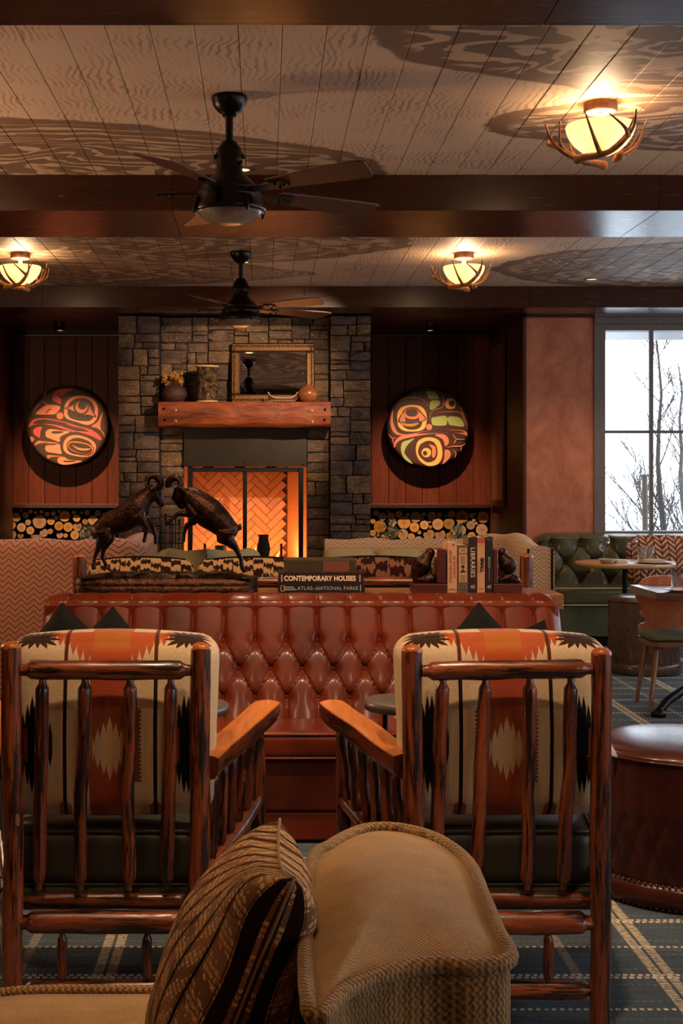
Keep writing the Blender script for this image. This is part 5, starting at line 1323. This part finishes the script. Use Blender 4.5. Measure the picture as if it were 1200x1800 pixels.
# ------------------------------------------------------------------ foreground settee (seen from its end)
def tweed(name, c1, c2, sc=1.0):
    n = N(name, .95, 0, .1); p = n.pos(); x, y, z = n.sep(p)
    a = n.noise(p, 420 * sc, 2, .6); b = n.noise(p, 12, 3); v = n.vor(p, 330 * sc)
    f = 900.0 * sc; wv = (x * f).sin() * (y * f).sin() + (z * f).sin() * ((x + y) * f).sin()
    n.base(n.mix((a * .6 + b * .25 + wv * .12 + .06).smooth(.35, .65), lin(c1), lin(c2))); n.bump(wv * .5 + a, .55, .0025); n.set('Sheen Weight', .25); return n.m
TW = tweed('tan_tweed', '#7d5c34', '#bd965e'); TWC = tweed('coarse_tan_weave', '#5d4425', '#a57e4a', .55)
t = thing('tweed_settee', 'tan tweed settee in the near foreground with thick welted edges', 'settee', (-.1, 2.2, 0))
ol = [(545,1775),(610,1742),(680,1713),(760,1699),(830,1703),(893,1688),(872,1640),(850,1585),(822,1522),(772,1482),(705,1462),(640,1463),(582,1490),(547,1530)]
zt_ = .762
P = []
for x, y in ol: D_ = F * (EYE - zt_) / (y - VY); P.append(((x - VX) * D_ / F, D_))
oc = spline(P, 6); cxm, cym = .20, 2.2
# rounded, domed top pad
q = MB(); rings = []
for k in range(9):
    f = k / 8; z = zt_ + .034 * (1 - (f) ** 2.4); rings.append([(cxm + (p.x - cxm) * f, cym + (p.y - cym) * f, z) for p in oc])
nn = len(oc); vs = [p for r_ in rings for p in r_]
q.add(vs, [(i*nn+k, i*nn+(k+1) % nn, (i+1)*nn+(k+1) % nn, (i+1)*nn+k) for i in range(8) for k in range(nn)], True)
part('back_top', q, TW, t, world=True)
q = MB(); rings = []
for z, s in ((zt_ - .004, 1.0), (zt_ - .03, 1.012), (.60, 1.01), (.40, .985), (.12, .96)): rings.append([(cxm + (p.x - cxm) * s, cym + (p.y - cym) * s, z) for p in oc])
vs = [p for r_ in rings for p in r_]; q.add(vs, [(i*nn+k, i*nn+(k+1) % nn, (i+1)*nn+(k+1) % nn, (i+1)*nn+k) for i in range(4) for k in range(nn)], True); part('back', q, TWC, t, world=True)
q = MB(); tube(q, [(cxm + (p.x - cxm) * 1.012, cym + (p.y - cym) * 1.012, zt_ + .003) for p in oc], .0125, 10, closed=True, jit=.03); part('piping', q, TWC, t, world=True)
# seat with welt
SZ = .44; sx0, sx1, sy0, sy1 = -.66, .075, 1.45, 2.71
L = [(sx0, sy0), (sx1, sy0), (sx1, sy1), (sx0, sy1)]; oc2 = []
for i, (cx_, cy_, a0) in enumerate(((sx1 - .08, sy1 - .08, 0), (sx0 + .22, sy1 - .22, 90), (sx0 + .1, sy0 + .1, 180), (sx1 - .08, sy0 + .08, 270))): oc2 += arc(cx_, cy_, (.08, .22, .1, .08)[i], a0, a0 + 90, 8)
c2 = Vector((sum(p[0] for p in oc2) / len(oc2), sum(p[1] for p in oc2) / len(oc2), 0)); q = MB(); rings = []
for k in range(9): f = k / 8; rings.append([(c2.x + (p[0] - c2.x) * f, c2.y + (p[1] - c2.y) * f, SZ + .03 * (1 - f ** 3)) for p in oc2])
for z, s in ((SZ - .14, 1.0), (SZ - .145, .97), (.13, .97)): rings.append([(c2.x + (p[0] - c2.x) * s, c2.y + (p[1] - c2.y) * s, z) for p in oc2])
nn = len(oc2); vs = [p for r_ in rings for p in r_]; q.add(vs, [(i*nn+k, i*nn+(k+1) % nn, (i+1)*nn+(k+1) % nn, (i+1)*nn+k) for i in range(len(rings) - 1) for k in range(nn)], True); part('seat', q, TW, t, world=True)
q = MB(); tube(q, [(p[0], p[1], SZ + .002) for p in oc2], .0125, 10, closed=True, jit=.03); part('piping', q, TWC, t, world=True)
for (x, y) in ((-.55, 1.6), (-.5, 2.5), (.25, 1.95), (.3, 2.55)): q = MB(); lathe(q, [(.022, 0), (.03, .14)], 10, (x, y, 0)); part('foot', q, M['black'], t, world=True)
# ikat pillow leaning on the back
def pil_mat():
    n = N('ikat_pillow', .9, 0, .1); g = n.attr(); u, v, sd = n.sep(g); j = n.noise(n.pos(), 120, 2)
    r = n.noise(n.comb(u * 20.0, v * 160.0, 0.0), 1, 2)
    uu = u / .043 + (r - .5) * .03; f = uu.fract(); stripe = (f - .5).abs().lt(.075); thin = ((f - .5).abs() - .14).abs().lt(.016)
    zz = ((uu * 1.0).fract() - .5).abs() * 2.0; w = ((v / .058 + zz * 1.05 * (((uu * .5).fract()).gt(.5) * 2.0 - 1.0) * .6 + (r - .5) * .35).fract() - .5).abs()
    dash = ((v / .011 + u / .02).fract() - .5).abs().lt(.32)
    line = ((w - .18).abs().lt(.075)) * dash; line2 = (w.lt(.05)) * dash * .7
    dk = ((v / .16 + (uu * .37).floor() * .41).fract()).gt(.62)
    c = n.mix(j, lin('#80593a'), lin('#a07650')); c = n.mix(dk * .5, c, lin('#523620')); c = n.mix(line.max(line2) * j.smooth(.1, .5), c, lin('#d3aa76'))
    c = n.mix(stripe, c, lin('#21120b')); c = n.mix(thin, c, lin('#3a2314')); n.base(c); n.bump(j, .4, .002); return n.m
A = Vector((.046, 2.02, .872)); Bf = Vector((.030, 2.46, .845)); low = Vector((-.135, 2.235, .415))
top = (A + Bf) * .5; e1 = (A - Bf); wv = e1.length * 1.04; e1.normalize(); e2 = (top - low); hv = e2.length; e2.normalize(); e3 = e1.cross(e2).normalized()
mid = (top + low) * .5
def pf(p):
    # p: x along edge (toward camera), z up, y thickness
    sag = 1 + .10 * max(0, -p.z) / .22
    wr = .012 * math.sin(9 * p.x / wv + p.z * 22) * min(1, abs(p.y) / .04) * (.4 + max(0, p.z) / hv)
    return mid + e1 * p.x + e2 * (p.z) + e3 * (p.y * sag + wr * (1 if p.y > 0 else -1)) 
q = MB(); pillow_mb(q, wv, hv, .25, 44, .13, fn=pf)
pl = solid('ikat_pillow', q, pil_mat(), 'brown striped ikat pillow standing on the tan tweed settee in the foreground', 'pillow')
q = MB(); s_ = []
for (a, b, d) in (((-1, 1), (1, 1), 1), ((1, 1), (1, -1), 1), ((1, -1), (-1, -1), 1), ((-1, -1), (-1, 1), 1)):
    for k in range(16):
        f = k / 16; s, t_ = a[0] + (b[0]-a[0])*f, a[1] + (b[1]-a[1])*f; pn = .13
        s_.append(pf(Vector((s * wv/2 * (1 - pn * (1 - t_*t_)), 0, t_ * hv/2 * (1 - pn * (1 - s*s))))))
tube(q, s_, .0028, 6, closed=True); part('seam', q, plain('pillow_seam', '#8a6a48', .9), pl, world=True)
# ------------------------------------------------------------------ drum ottomans
ODK = leather('dark_brown_leather', '#2a120d', '#45201a', .3)
ODK2 = leather('grey_brown_leather', '#3a2a22', '#5b463a', .3)
def ottoman(cx, cy, sc, label, ODK=ODK):
    t = thing('drum_ottoman', label, 'ottoman', (cx, cy, 0)); r0 = .36 * sc; H = .498 * sc if sc == 1 else .545
    def side(u, v):
        a = 2 * math.pi * u; z = .085 + (H - .085) * v; n_ = 30; s = u * n_
        if v > .55: h = abs(math.sin(math.pi * s)) * .9 + .1
        else:
            tt = (.55 - v) / .55 * 2.2; h = math.sqrt(abs(math.sin(math.pi * (s - tt / 2)) * math.sin(math.pi * (s + tt / 2))))
        h = h ** .5; r = r0 * (.985 + .012 * math.sin(math.pi * v)) + .012 * (h - 1) * (1 - .5 * (v > .55)); return (r * math.cos(a), r * math.sin(a), z)
    q = MB(); grid(q, side, 300, 36, True, True); part('quilted_side', q, ODK, t)
    q = MB(); lathe(q, [(r0 * .985, H - .002), (r0 * .995, H + .004), (r0 * .985, H + .012), (r0 * .93, H + .022), (r0 * .75, H + .033), (r0 * .4, H + .04), (0, H + .042)], 48); part('top_cushion', q, ODK, t)
    q = MB(); tube(q, [(r0 * .998 * math.cos(a * .105), r0 * .998 * math.sin(a * .105), H) for a in range(60)], .005, 6, closed=True); part('piping', q, ODK, t)
    q = MB(); lathe(q, [(r0 * .9, .0), (r0 * 1.0, .004), (r0 * 1.035, .02), (r0 * 1.045, .042), (r0 * 1.03, .07), (r0 * .99, .086), (r0 * .9, .088)], 60); ro = part('base_roll', q, ODK, t)
    nail = plain('nailhead', '#6b5647', .3, .8); q = MB()
    for k in range(110):
        a = 2 * math.pi * k / 110
        for (rr, z) in ((r0 * 1.005, .088), (r0 * 1.012, .010)): ball(q, (rr * math.cos(a), rr * math.sin(a), z), .0052, 5, 4)
    o = part('nailheads', q, nail, ro); o['kind'] = 'stuff'; return t
ottoman(px(1212, 4.9), 4.9, 1.0, 'dark brown leather drum ottoman beside the right log armchair')
ottoman(px(1131, 10.3), 10.3, .735, 'grey-brown leather drum ottoman in front of the green banquette', ODK2)
# ------------------------------------------------------------------ green banquette under the window
bx0, bx1 = px(950, 12.2), 5.4; BT = pz(937, 12.3)
t = thing('banquette', 'long green leather tufted banquette under the window', 'banquette', ((bx0 + bx1) / 2, 12.1, 0))
brows = [.86, .70, .555]
def bb(u, v):
    x = bx0 + (bx1 - bx0) * u; e = min(x - bx0, bx1 - x); rr = (.08 * (1 - e / .14) ** 2 if e < .14 else 0)
    if v < .84:
        z = .46 + (BT - .05 - .46) * v / .84; p_ = tuft(x, z, .262, brows, .052, -.0 - px(972, 12.2) / .262); return (x, 12.28 - p_ + .06 * (z - .46) + rr, z - rr * .6 * v)
    f = (v - .84) / .16; an = f * math.pi; p_ = tuft(x, .93, .262, brows, .052, -px(972, 12.2) / .262); y0 = 12.28 - p_ + .06 * .4
    return (x, y0 + (12.425 - y0) * (1 - math.cos(an)) / 2 + rr * (1 - f), BT - .05 + .05 * math.sin(an * .5) - rr * .6)
q = MB(); grid(q, bb, 330, 60); part('tufted_back', q, GRN, t, world=True)
q = MB(); box(q, (bx0 + .03, 12.33, .08), (bx1, 12.43, BT - .05), .02); part('back_frame', q, GRN, t, world=True)
bq = MB(); ball(bq, (0, 0, 0), (.013, .008, .013), 8, 5); bm2 = bq.mesh('button', GRN); o0 = wloc(t)
for i, rv in enumerate(brows):
    for k in range(-1, 13):
        x = px(972, 12.2) + (k + .5 * (i % 2)) * .262
        if bx0 + .05 < x < bx1 - .05: link('button', bm2, t, (x - o0.x, 12.285 + .06 * (rv - .46) - o0.y, rv))
q = MB(); puff(q, (bx1 - bx0, .52, .15), .035, (0, .003, .012), 14, ((bx0 + bx1) / 2, 12.05, .437)); sc_ = part('seat_cushion', q, GRN, t, world=True)
cp = plain('cream_welt', '#b5a880', .7); q = MB()
for z in (.511, .365): tube(q, [(bx0 + .02, 11.79, z), (bx1, 11.79, z)], .006, 6)
part('piping', q, cp, sc_, world=True)
q = MB(); box(q, (bx0 + .01, 11.83, .085), (bx1, 12.33, .36), .012); part('base', q, GRN, t, world=True)
q = MB(); box(q, (bx0 + .05, 11.92, 0), (bx1, 12.3, .085)); part('plinth', q, M['black'], t, world=True)
def braid():
    n = N('braided_weave', .95, 0, .1); p = n.obj(); x, y, z = n.sep(p); j = n.noise(p, 30, 3)
    col = (x / .062).floor(); s = (col * .5).fract().gt(.25) * 2.0 - 1.0
    a = (((z + s * x * .9) / .05 + j * .7).fract() - .5).abs() * 2.0; e = ((x / .062).fract() - .5).abs() * 2.0
    c = n.mix(a.smooth(.25, .8), lin('#6e3520'), lin('#c9a384')); c = n.mix(e.smooth(.82, .95), c, lin('#33190f')); c = n.mix(n.noise(p, 9, 2).smooth(.55, .7) * .6, c, lin('#8f4a2b'))
    n.base(c); n.bump(a * .7 + j * .4, .8, .012); return n.m
D_ = 11.86; a, b = px(1103, D_), px(1212, D_); q = MB(); hh = pz(944, D_) - .515; puff(q, (b - a, .16, hh), .07, (.01, .05, .015), 14)
s_ = link('braided_pillow', q.mesh('braided_pillow', braid()), None, ((a + b) / 2, D_ + .01, .518 + hh / 2), (R(-8), 0, 0)); tag(s_, 'rust and cream braided pillow on the green banquette behind the round table', 'pillow')
# ------------------------------------------------------------------ round cafe table and its settings
RD, RT = 11.2, .775; rxx = px(1098, RD)
t = thing('round_table', 'small round oak cafe table on a black post before the banquette', 'table', (rxx, RD, 0)); OAK = wood('pale_oak', '#a87c50', '#c79c6e', 0, .3, 1, .1)
q = MB(); lathe(q, [(0, RT), (.395, RT), (.404, RT - .006), (.404, RT - .028), (.396, RT - .034), (0, RT - .034)], 56); part('top', q, OAK, t)
q = MB(); tube(q, [(0, 0, .02), (0, 0, RT - .035)], .022, 14); lathe(q, [(.022, .34), (.034, .34), (.034, .40), (.022, .40)], 14); part('post', q, M['black'], t)
q = MB(); lathe(q, [(0, 0), (.23, 0), (.23, .012), (.05, .03), (0, .03)], 30); part('base', q, M['black'], t)
def wine(x, D, z, lab, h=.2, r=.046):
    q = MB(); lathe(q, [(0, .0), (.034, .001), (.034, .003), (.006, .008), (.0042, .02), (.0042, h * .42), (.012, h * .46), (r * .8, h * .56), (r, h * .70), (r * .95, h * .85), (r * .80, h), (r * .78, h), (r * .92, h * .85), (r * .96, h * .70), (r * .76, h * .57), (0, h * .475)], 24, (x, D, z)); return solid('wine_glass', q, M['glass'], lab, 'glass')
def tumbler(x, D, z, lab, h=.13, r=.042):
    q = MB(); lathe(q, [(0, 0), (r * .82, 0), (r, h), (r * .94, h), (r * .77, .012), (0, .012)], 24, (x, D, z)); return solid('tumbler', q, M['glass'], lab, 'glass')
wine(px(1062, 11.08), 11.08, RT, 'empty wine glass at the round table left side'); wine(px(1112, 11.3), 11.3, RT, 'empty wine glass at the middle of the round table')
tumbler(px(1128, 11.12), 11.12, RT, 'clear tumbler on the round table, left of two touching tumblers'); tumbler(px(1141, 11.2), 11.2, RT, 'clear tumbler on the round table, right of two touching tumblers')
POR = plain('stoneware', '#b9a791', .45, var=.06); LINEN = plain('linen', '#c9bba9', .9, var=.1, bump=.3)
def plate(x, D, z, r, lab, h=.018, m_=POR, name='plate'):
    q = MB(); lathe(q, [(0, 0), (r * .6, 0), (r, h - .003), (r, h), (r * .96, h), (r * .58, .006), (0, .006)], 36, (x, D, z)); return solid(name, q, m_, lab, 'plate')
plate(px(1067, 10.98), 10.98, RT, .072, 'shallow stoneware bowl at the round table left edge', .038, name='bowl')
plate(px(1150, 11.02), 11.02, RT, .155, 'flat stoneware plate at the round table right edge', .016)
def napkin(x, D, z, w_, d_, lab, rz):
    q = MB()
    for k in range(3): puff(q, (w_ - .01 * k, d_ - .008 * k, .008), .004, (0, 0, .003), 6, (0, 0, .005 + .0085 * k))
    o = link('napkin', q.mesh('napkin', LINEN), None, (x, D, z), (0, 0, rz)); tag(o, lab, 'napkin')
napkin(px(1091, 11.0), 11.03, RT, .12, .07, 'folded linen napkin right of the bowl on the round table', .3); napkin(px(1146, 11.02), 11.0, RT + .008, .20, .07, 'folded linen napkin lying across the flat plate', .05)
# ------------------------------------------------------------------ square table and carved chair
TL, TR, TF, TB, TZ = px(1155, 8.35), 3.15, 8.36, 8.99, .76
t = thing('square_table', 'square dark wood dining table on a black iron base at right', 'table', ((TL + TR) / 2, (TF + TB) / 2, 0)); DW = wood('dark_oak', '#4a3226', '#6b4a38', 0, .22, 1, .1)
q = MB(); box(q, (TL, TF, TZ - .048), (TR, TB, TZ), .004); part('top', q, DW, t, world=True)
cxx, cyy = (TL + TR) / 2, (TF + TB) / 2
q = MB(); tube(q, [(cxx, cyy, .12), (cxx, cyy, TZ - .05)], .035, 14); part('post', q, M['black'], t, world=True)
for (ex, ey) in ((TL + .01, TF + .0), (TR - .06, TF + .1), (TR - .2, TB - .06)):
    q = MB(); tube(q, [(cxx, cyy, .16), (cxx + (ex-cxx) * .45, cyy + (ey-cyy) * .45, .135), (cxx + (ex-cxx) * .8, cyy + (ey-cyy) * .8, .085), (ex, ey, .03)], [.034, .032, .028, .024], 10); lathe(q, [(0, 0), (.045, 0), (.045, .03), (.02, .045), (0, .045)], 14, (ex, ey, 0)); part('foot', q, M['black'], t, world=True)
tumbler(px(1191, 8.62), 8.62, TZ, 'clear tumbler on the square dark table', .135, .046)
plate(px(1199, 8.45), 8.45, TZ, .11, 'pale wooden plate beside the tumbler on the square dark table', .016, OAK)
t = thing('carved_chair', 'wooden farmhouse chair with a scroll-cut back board and green seat pad', 'chair', (2.655, 8.85, 0)); CH = wood('chair_oak', '#97481f', '#c46f36', 2, .4, 1, .1); LG = wood('chair_leg', '#5a3a26', '#7d5638', 2, .4, 1, .1)
q = MB(); sh = [(-.215, -.20), (-.165, -.235), (.165, -.235), (.215, -.20), (.185, .17), (-.185, .17)]; prism(q, sh, lambda x, y, d: (x, y, d), .395, .425); part('seat', q, LG, t)
for (x, y, fx, fy) in ((-.15, -.16, -.245, -.33), (.15, -.16, .245, -.33), (-.14, .10, -.225, .06), (.14, .10, .225, .06)): q = MB(); tube(q, [(fx, fy, 0), (x, y, .397)], [.013, .019], 10); part('leg', q, LG, t)
half = [(0, .46), (.115, .46), (.122, .475), (.145, .478), (.162, .495), (.163, .52), (.150, .537), (.128, .540), (.120, .555), (.118, .575), (.138, .578), (.150, .595), (.146, .617), (.128, .628), (.150, .66), (.172, .70), (.176, .74), (.165, .785), (.13, .825), (.08, .846), (0, .852)]
prof = half + [(-x, z) for x, z in half[-2:0:-1]]; q = MB(); prism(q, prof, lambda x, z, d: (x * 1.08, d + .17 + (z - .45) * .10, z - .036), 0, .024); part('back_board', q, CH, t)
q = MB(); puff(q, (.40, .36, .045), .018, (0, 0, .010), 10, (0, -.035, .449)); o = solid('seat_pad', q, plain('green_pad', '#5c6244', .7, var=.2, bump=.3), 'green seat pad on the scroll-backed wooden chair', 'cushion'); o.location = Vector(o.location) + Vector((2.655, 8.85, 0))
# ------------------------------------------------------------------ ceiling fans
BLD = wood('fan_blade', '#2a140c', '#472213', 0, .4, 1.2, .2)
RIB = N('ribbed_glass', .25, 0, .5); RIB.base(lin('#6f655b')); RIB.set('Transmission Weight', .35); RIB = RIB.m
fan_master = None
def make_fan(cx, cy, lab, rz, label2=None):
    t = thing('ceiling_fan', lab, 'ceiling fan', (cx, cy, CZ), rz); k = .002458
    def z(y): return -(y - 170) * k
    q = MB(); lathe(q, [(0, 0), (.077, 0), (.078, -.012), (.07, -.04), (.05, -.066), (.032, -.075), (.03, -.085), (0, -.085)], 32); part('canopy', q, M['bronze_dark'], t)
    q = MB(); tube(q, [(0, 0, z(198)), (0, 0, z(258))], .0165, 14); part('down_rod', q, M['bronze_dark'], t)
    q = MB(); lathe(q, [(.016, z(248)), (.034, z(250)), (.042, z(257)), (.053, z(262)), (.054, z(276)), (.058, z(278)), (.057, z(283)), (.056, z(300)), (.07, z(308)), (.095, z(318)), (.118, z(328)), (.125, z(334)), (.12, z(337))], 36); part('motor_bell', q, M['bronze_dark'], t)
    q = MB(); lathe(q, [(.12, z(334)), (.135, z(340)), (.138, z(347)), (.133, z(352)), (.148, z(358)), (.158, z(366)), (.16, z(373)), (.15, z(375)), (.13, z(371))], 40); ho = part('light_housing', q, M['bronze_dark'], t)
    for i in range(4): a = .5 + i * 1.571; q = MB(); tube(q, [(.15 * math.cos(a), .15 * math.sin(a), z(352)), (.168 * math.cos(a), .168 * math.sin(a), z(372)), (.162 * math.cos(a), .162 * math.sin(a), z(380))], [.008, .008, .006], 8); part('clamp', q, M['bronze_dark'], ho)
    q = MB(); tube(q, [(.062 * math.cos(a * .196), 0, z(280) + .045 * math.sin(a * .196)) for a in range(17)], .006, 8); lathe(q, [(0, .012), (.012, .0), (0, -.012)], 8, (.05, -.04, z(290))); part('hanger_bracket', q, M['bronze_dark'], t)
    q = MB()
    pr = [(.146 * math.cos(b * math.pi / 2 / 14), z(364) - .078 * math.sin(b * math.pi / 2 / 14)) for b in range(15)]
    grid(q, lambda u, v: ((lambda r, zz: (r * math.cos(u * 6.2832), r * math.sin(u * 6.2832), zz))(pr[min(14, int(round(v * 14)))][0] + .0008 * math.cos(u * 6.2832 * 70), pr[min(14, int(round(v * 14)))][1] - (.0014 if int(round(v * 14)) % 2 else 0))), 210, 14, True, True); part('ribbed_lens', q, RIB, t)
    zb_ = z(338)
    for i in range(5):
        a = R(176 + 72 * i); ca, sa = math.cos(a), math.sin(a); pit = R(-12)
        def W3(r, s, h): # radial, tangential, height with blade pitch
            s2 = s * math.cos(pit); h2 = h + s * math.sin(pit); return (r * ca - s2 * sa, r * sa + s2 * ca, zb_ + h2 - .018 * (r - .2))
        pl_ = [(.24, -.052), (.40, -.066), (.60, -.078), (.72, -.083), (.752, -.076), (.76, -.06), (.735, .02), (.715, .062), (.69, .072), (.56, .066), (.40, .056), (.24, .046)]
        q = MB(); prism(q, pl_, lambda x, y, d: W3(x, y, d), 0, .007); b = part('blade', q, BLD, t)
        q = MB(); prism(q, [(.11, -.022), (.20, -.026), (.25, -.036), (.31, -.034), (.325, 0), (.31, .034), (.25, .036), (.20, .026), (.11, .022)], lambda x, y, d: W3(x, y, d), -.008, -.001)
        for (r_, s_) in ((.27, -.02), (.27, .02), (.305, 0)): ball(q, W3(r_, s_, -.009), .007, 6, 4)
        part('blade_iron', q, M['bronze_dark'], b)
    return t
f1 = make_fan(px(403, 5.9), 5.9, 'large dark ceiling fan nearest the camera, with ribbed glass light', 0)
f2 = copy_tree(f1); f2.location = (px(423, 9.95), 9.95, CZ); f2['label'] = 'farther dark ceiling fan hanging before the stone fireplace'; f1['group'] = f2['group'] = 'ceiling fans'
# ------------------------------------------------------------------ antler ceiling lamps
ANT = N('antler', .5); o = ANT.obj(); a_ = ANT.noise(o, 22, 4); ANT.base(ANT.mix(a_.smooth(.35, .7), lin('#5d3a1c'), lin('#a8743c'))); ANT = ANT.m
BOWL = N('alabaster_bowl', .5); BOWL.base(lin('#e8cda8')); c_ = lin('#ffc28c'); BOWL.set('Emission Color', c_); BOWL.set('Emission Strength', .17)
tr = BOWL.node('ShaderNodeBsdfTranslucent'); tr.inputs[0].default_value = lin('#ffcf98'); mx = BOWL.node('ShaderNodeMixShader'); mx.inputs[0].default_value = .14
BOWL.t.links.new(BOWL.b.outputs[0], mx.inputs[1]); BOWL.t.links.new(tr.outputs[0], mx.inputs[2]); BOWL.t.links.new(mx.outputs[0], BOWL.out.inputs[0]); BOWL = BOWL.m
HAM = plain('hammered_bronze', '#5a3c22', .4, .6, var=.4, nscale=50, bump=.5, bscale=70); CRM = plain('cream_stem', '#d8b88c', .6)
BULB = emit('bulb', '#ffdf80', 14.0)
def make_lamp(cx, cy, lab):
    t = thing('antler_ceiling_lamp', lab, 'ceiling lamp', (cx, cy, CZ), 0, 'lit antler ceiling lamps')
    q = MB(); lathe(q, [(.073, 0), (.073, -.040), (.068, -.044), (.062, -.040)], 40); part('canopy', q, HAM, t)
    q = MB(); lathe(q, [(.062, -.040), (0, -.040)], 30); tube(q, [(0, 0, -.046), (0, 0, -.1)], .014, 12); tube(q, [(0, 0, -.1), (0, 0, -.225)], .006, 8); part('stem', q, CRM, t)
    q = MB(); lathe(q, [(.148, -.098), (.151, -.104), (.148, -.122), (.137, -.150), (.115, -.182), (.085, -.208), (.05, -.226), (.02, -.232), (0, -.233)], 44); part('glass_bowl', q, BOWL, t)
    q = MB(); ball(q, (-.02, -.05, -.16), .020, 10, 8); part('bulb', q, BULB, t)
    s = bpy.data.lights.new('lamp', 'POINT'); s.energy = LAMP_W; s.color = (1, .70, .42); s.shadow_soft_size = .05; o = bpy.data.objects.new('lamp_light', s); C.objects.link(o); o.parent = t; o.location = (0, 0, -.105)
    random.seed(9)
    for i in range(3):
        a0 = 2.094 * i + .35; q = MB()
        def pol(a, r, z): return Vector((r * math.cos(a), r * math.sin(a), z))
        beam_ = [pol(a0 - 1.25, .105, -.252), pol(a0 - .9, .085, -.247), pol(a0 - .2, .075, -.246), pol(a0 + .35, .105, -.235), pol(a0 + .55, .165, -.205), pol(a0 + .62, .215, -.155), pol(a0 + .60, .238, -.085)]
        P = spline(beam_, 5, False); n_ = len(P); tube(q, P, [.017 * (1 - .85 * (k / n_) ** 1.3) + .001 for k in range(n_)], 10, jit=.15); ball(q, beam_[0], .021, 8, 6)
        for (st_, da, r1, z1) in ((.36, -.35, .20, -.075), (.50, .50, .185, -.085), (.74, -.5, .215, -.10)):
            b = P[int(n_ * st_)]; an = math.atan2(b.y, b.x); tip = pol(an + da, r1, z1); m1 = b.lerp(tip, .45) + Vector((math.cos(an), math.sin(an), -.4)) * .035; T = spline([b, m1, tip], 6, False); tube(q, T, [.0115 * (1 - k / len(T)) + .0012 for k in range(len(T))], 8)
        part('antler', q, ANT, t)
    return t
l1 = make_lamp(px(1055, 6.0), 6.0, 'lit antler bowl lamp at upper right, nearest the camera')
for (x, D_, lab) in ((815, 10.0, 'lit antler bowl lamp on the rear ceiling bay, right of the far fan'), (35, 10.0, 'lit antler bowl lamp on the rear ceiling bay near the left wall'), (-250, 6.0, 'lit antler bowl lamp on the middle ceiling bay near the left wall'), (1315, 4.2 / 1.0 - 2.7, 'unseen antler bowl lamp added for warm fill above the camera, right side'), (-2300, 1.5, 'unseen antler bowl lamp added for warm fill above the camera, left side')):
    o = copy_tree(l1); o.location = (max(-1.78, min(1.48, px(x, D_))), D_, CZ); o['label'] = lab  # the pair above the camera is unseen, added for warm fill
# ------------------------------------------------------------------ bare trees outside
BK = plain('pale_bark', '#3f3831', .9, var=.35, nscale=18)
def tree(x, D, top, seed, lab, trunk_pts=None, r0=.055, nb=16):
    random.seed(seed); X = px(x, D); zt_ = pz(top, D); q = MB(); base = -.42
    tp = [Vector((X + (random.uniform(-.05, .05) if 0 < k < 9 else 0) - .02 * k, D, base + (zt_ - base) * k / 9)) for k in range(10)]; tube(q, tp, [r0 * (1 - .93 * k / 9) + .003 for k in range(10)], 8)
    t = thing('bare_tree', lab, 'tree', (X, D, base)); part('trunk', q, BK, t, world=True); q = MB()
    def branch(p, d, L, r, lev):
        pts = [p]; 
        for k in range(4): d = (d + Vector((random.uniform(-.2, .2), random.uniform(-.2, .2), .12))).normalized(); pts.append(pts[-1] + d * L / 4)
        tube(q, pts, [max(.0035, r * (1 - .8 * k / 4)) for k in range(5)], 5, cap=False)
        if lev < 2:
            for k in range(4 if lev == 0 else 2):
                s = pts[random.choice((1, 2, 3))]; a = random.uniform(0, 6.28); branch(s, (d + Vector((math.cos(a) * .8, math.sin(a) * .8, random.uniform(-.1, .5)))).normalized(), L * random.uniform(.4, .65), r * .5, lev + 1)
    for i in range(nb):
        k = random.uniform(.9, 8.3); a = tp[int(k)].lerp(tp[int(k) + 1], k % 1); an = random.uniform(0, 6.28); branch(a, Vector((math.cos(an), math.sin(an) * .7, random.uniform(.7, 1.5))).normalized(), random.uniform(.7, 1.3) * (1 - k / 14), .017 * (1 - k / 12), 0)
    o = part('branches', q, BK, t, world=True); o['kind'] = 'stuff'
tree(1176, 17.0, 575, 4, 'slender bare pale-barked tree outside the window, tallest in view', nb=22)
tree(1215, 18.5, 640, 12, 'bare tree outside the window at the frame right edge', nb=20)
tree(1150, 19.5, 800, 31, 'low bare shrubby tree outside behind the wooden stake', r0=.03, nb=22)
D_ = 16.5; q = MB(); tube(q, [(px(1136, D_), D_, -.42), (px(1132.5, D_), D_, pz(834, D_))], .034, 12); solid('tree_stake', q, plain('weathered_stake', '#4f4638', .9), 'weathered round wooden stake standing outside the window', 'stake')
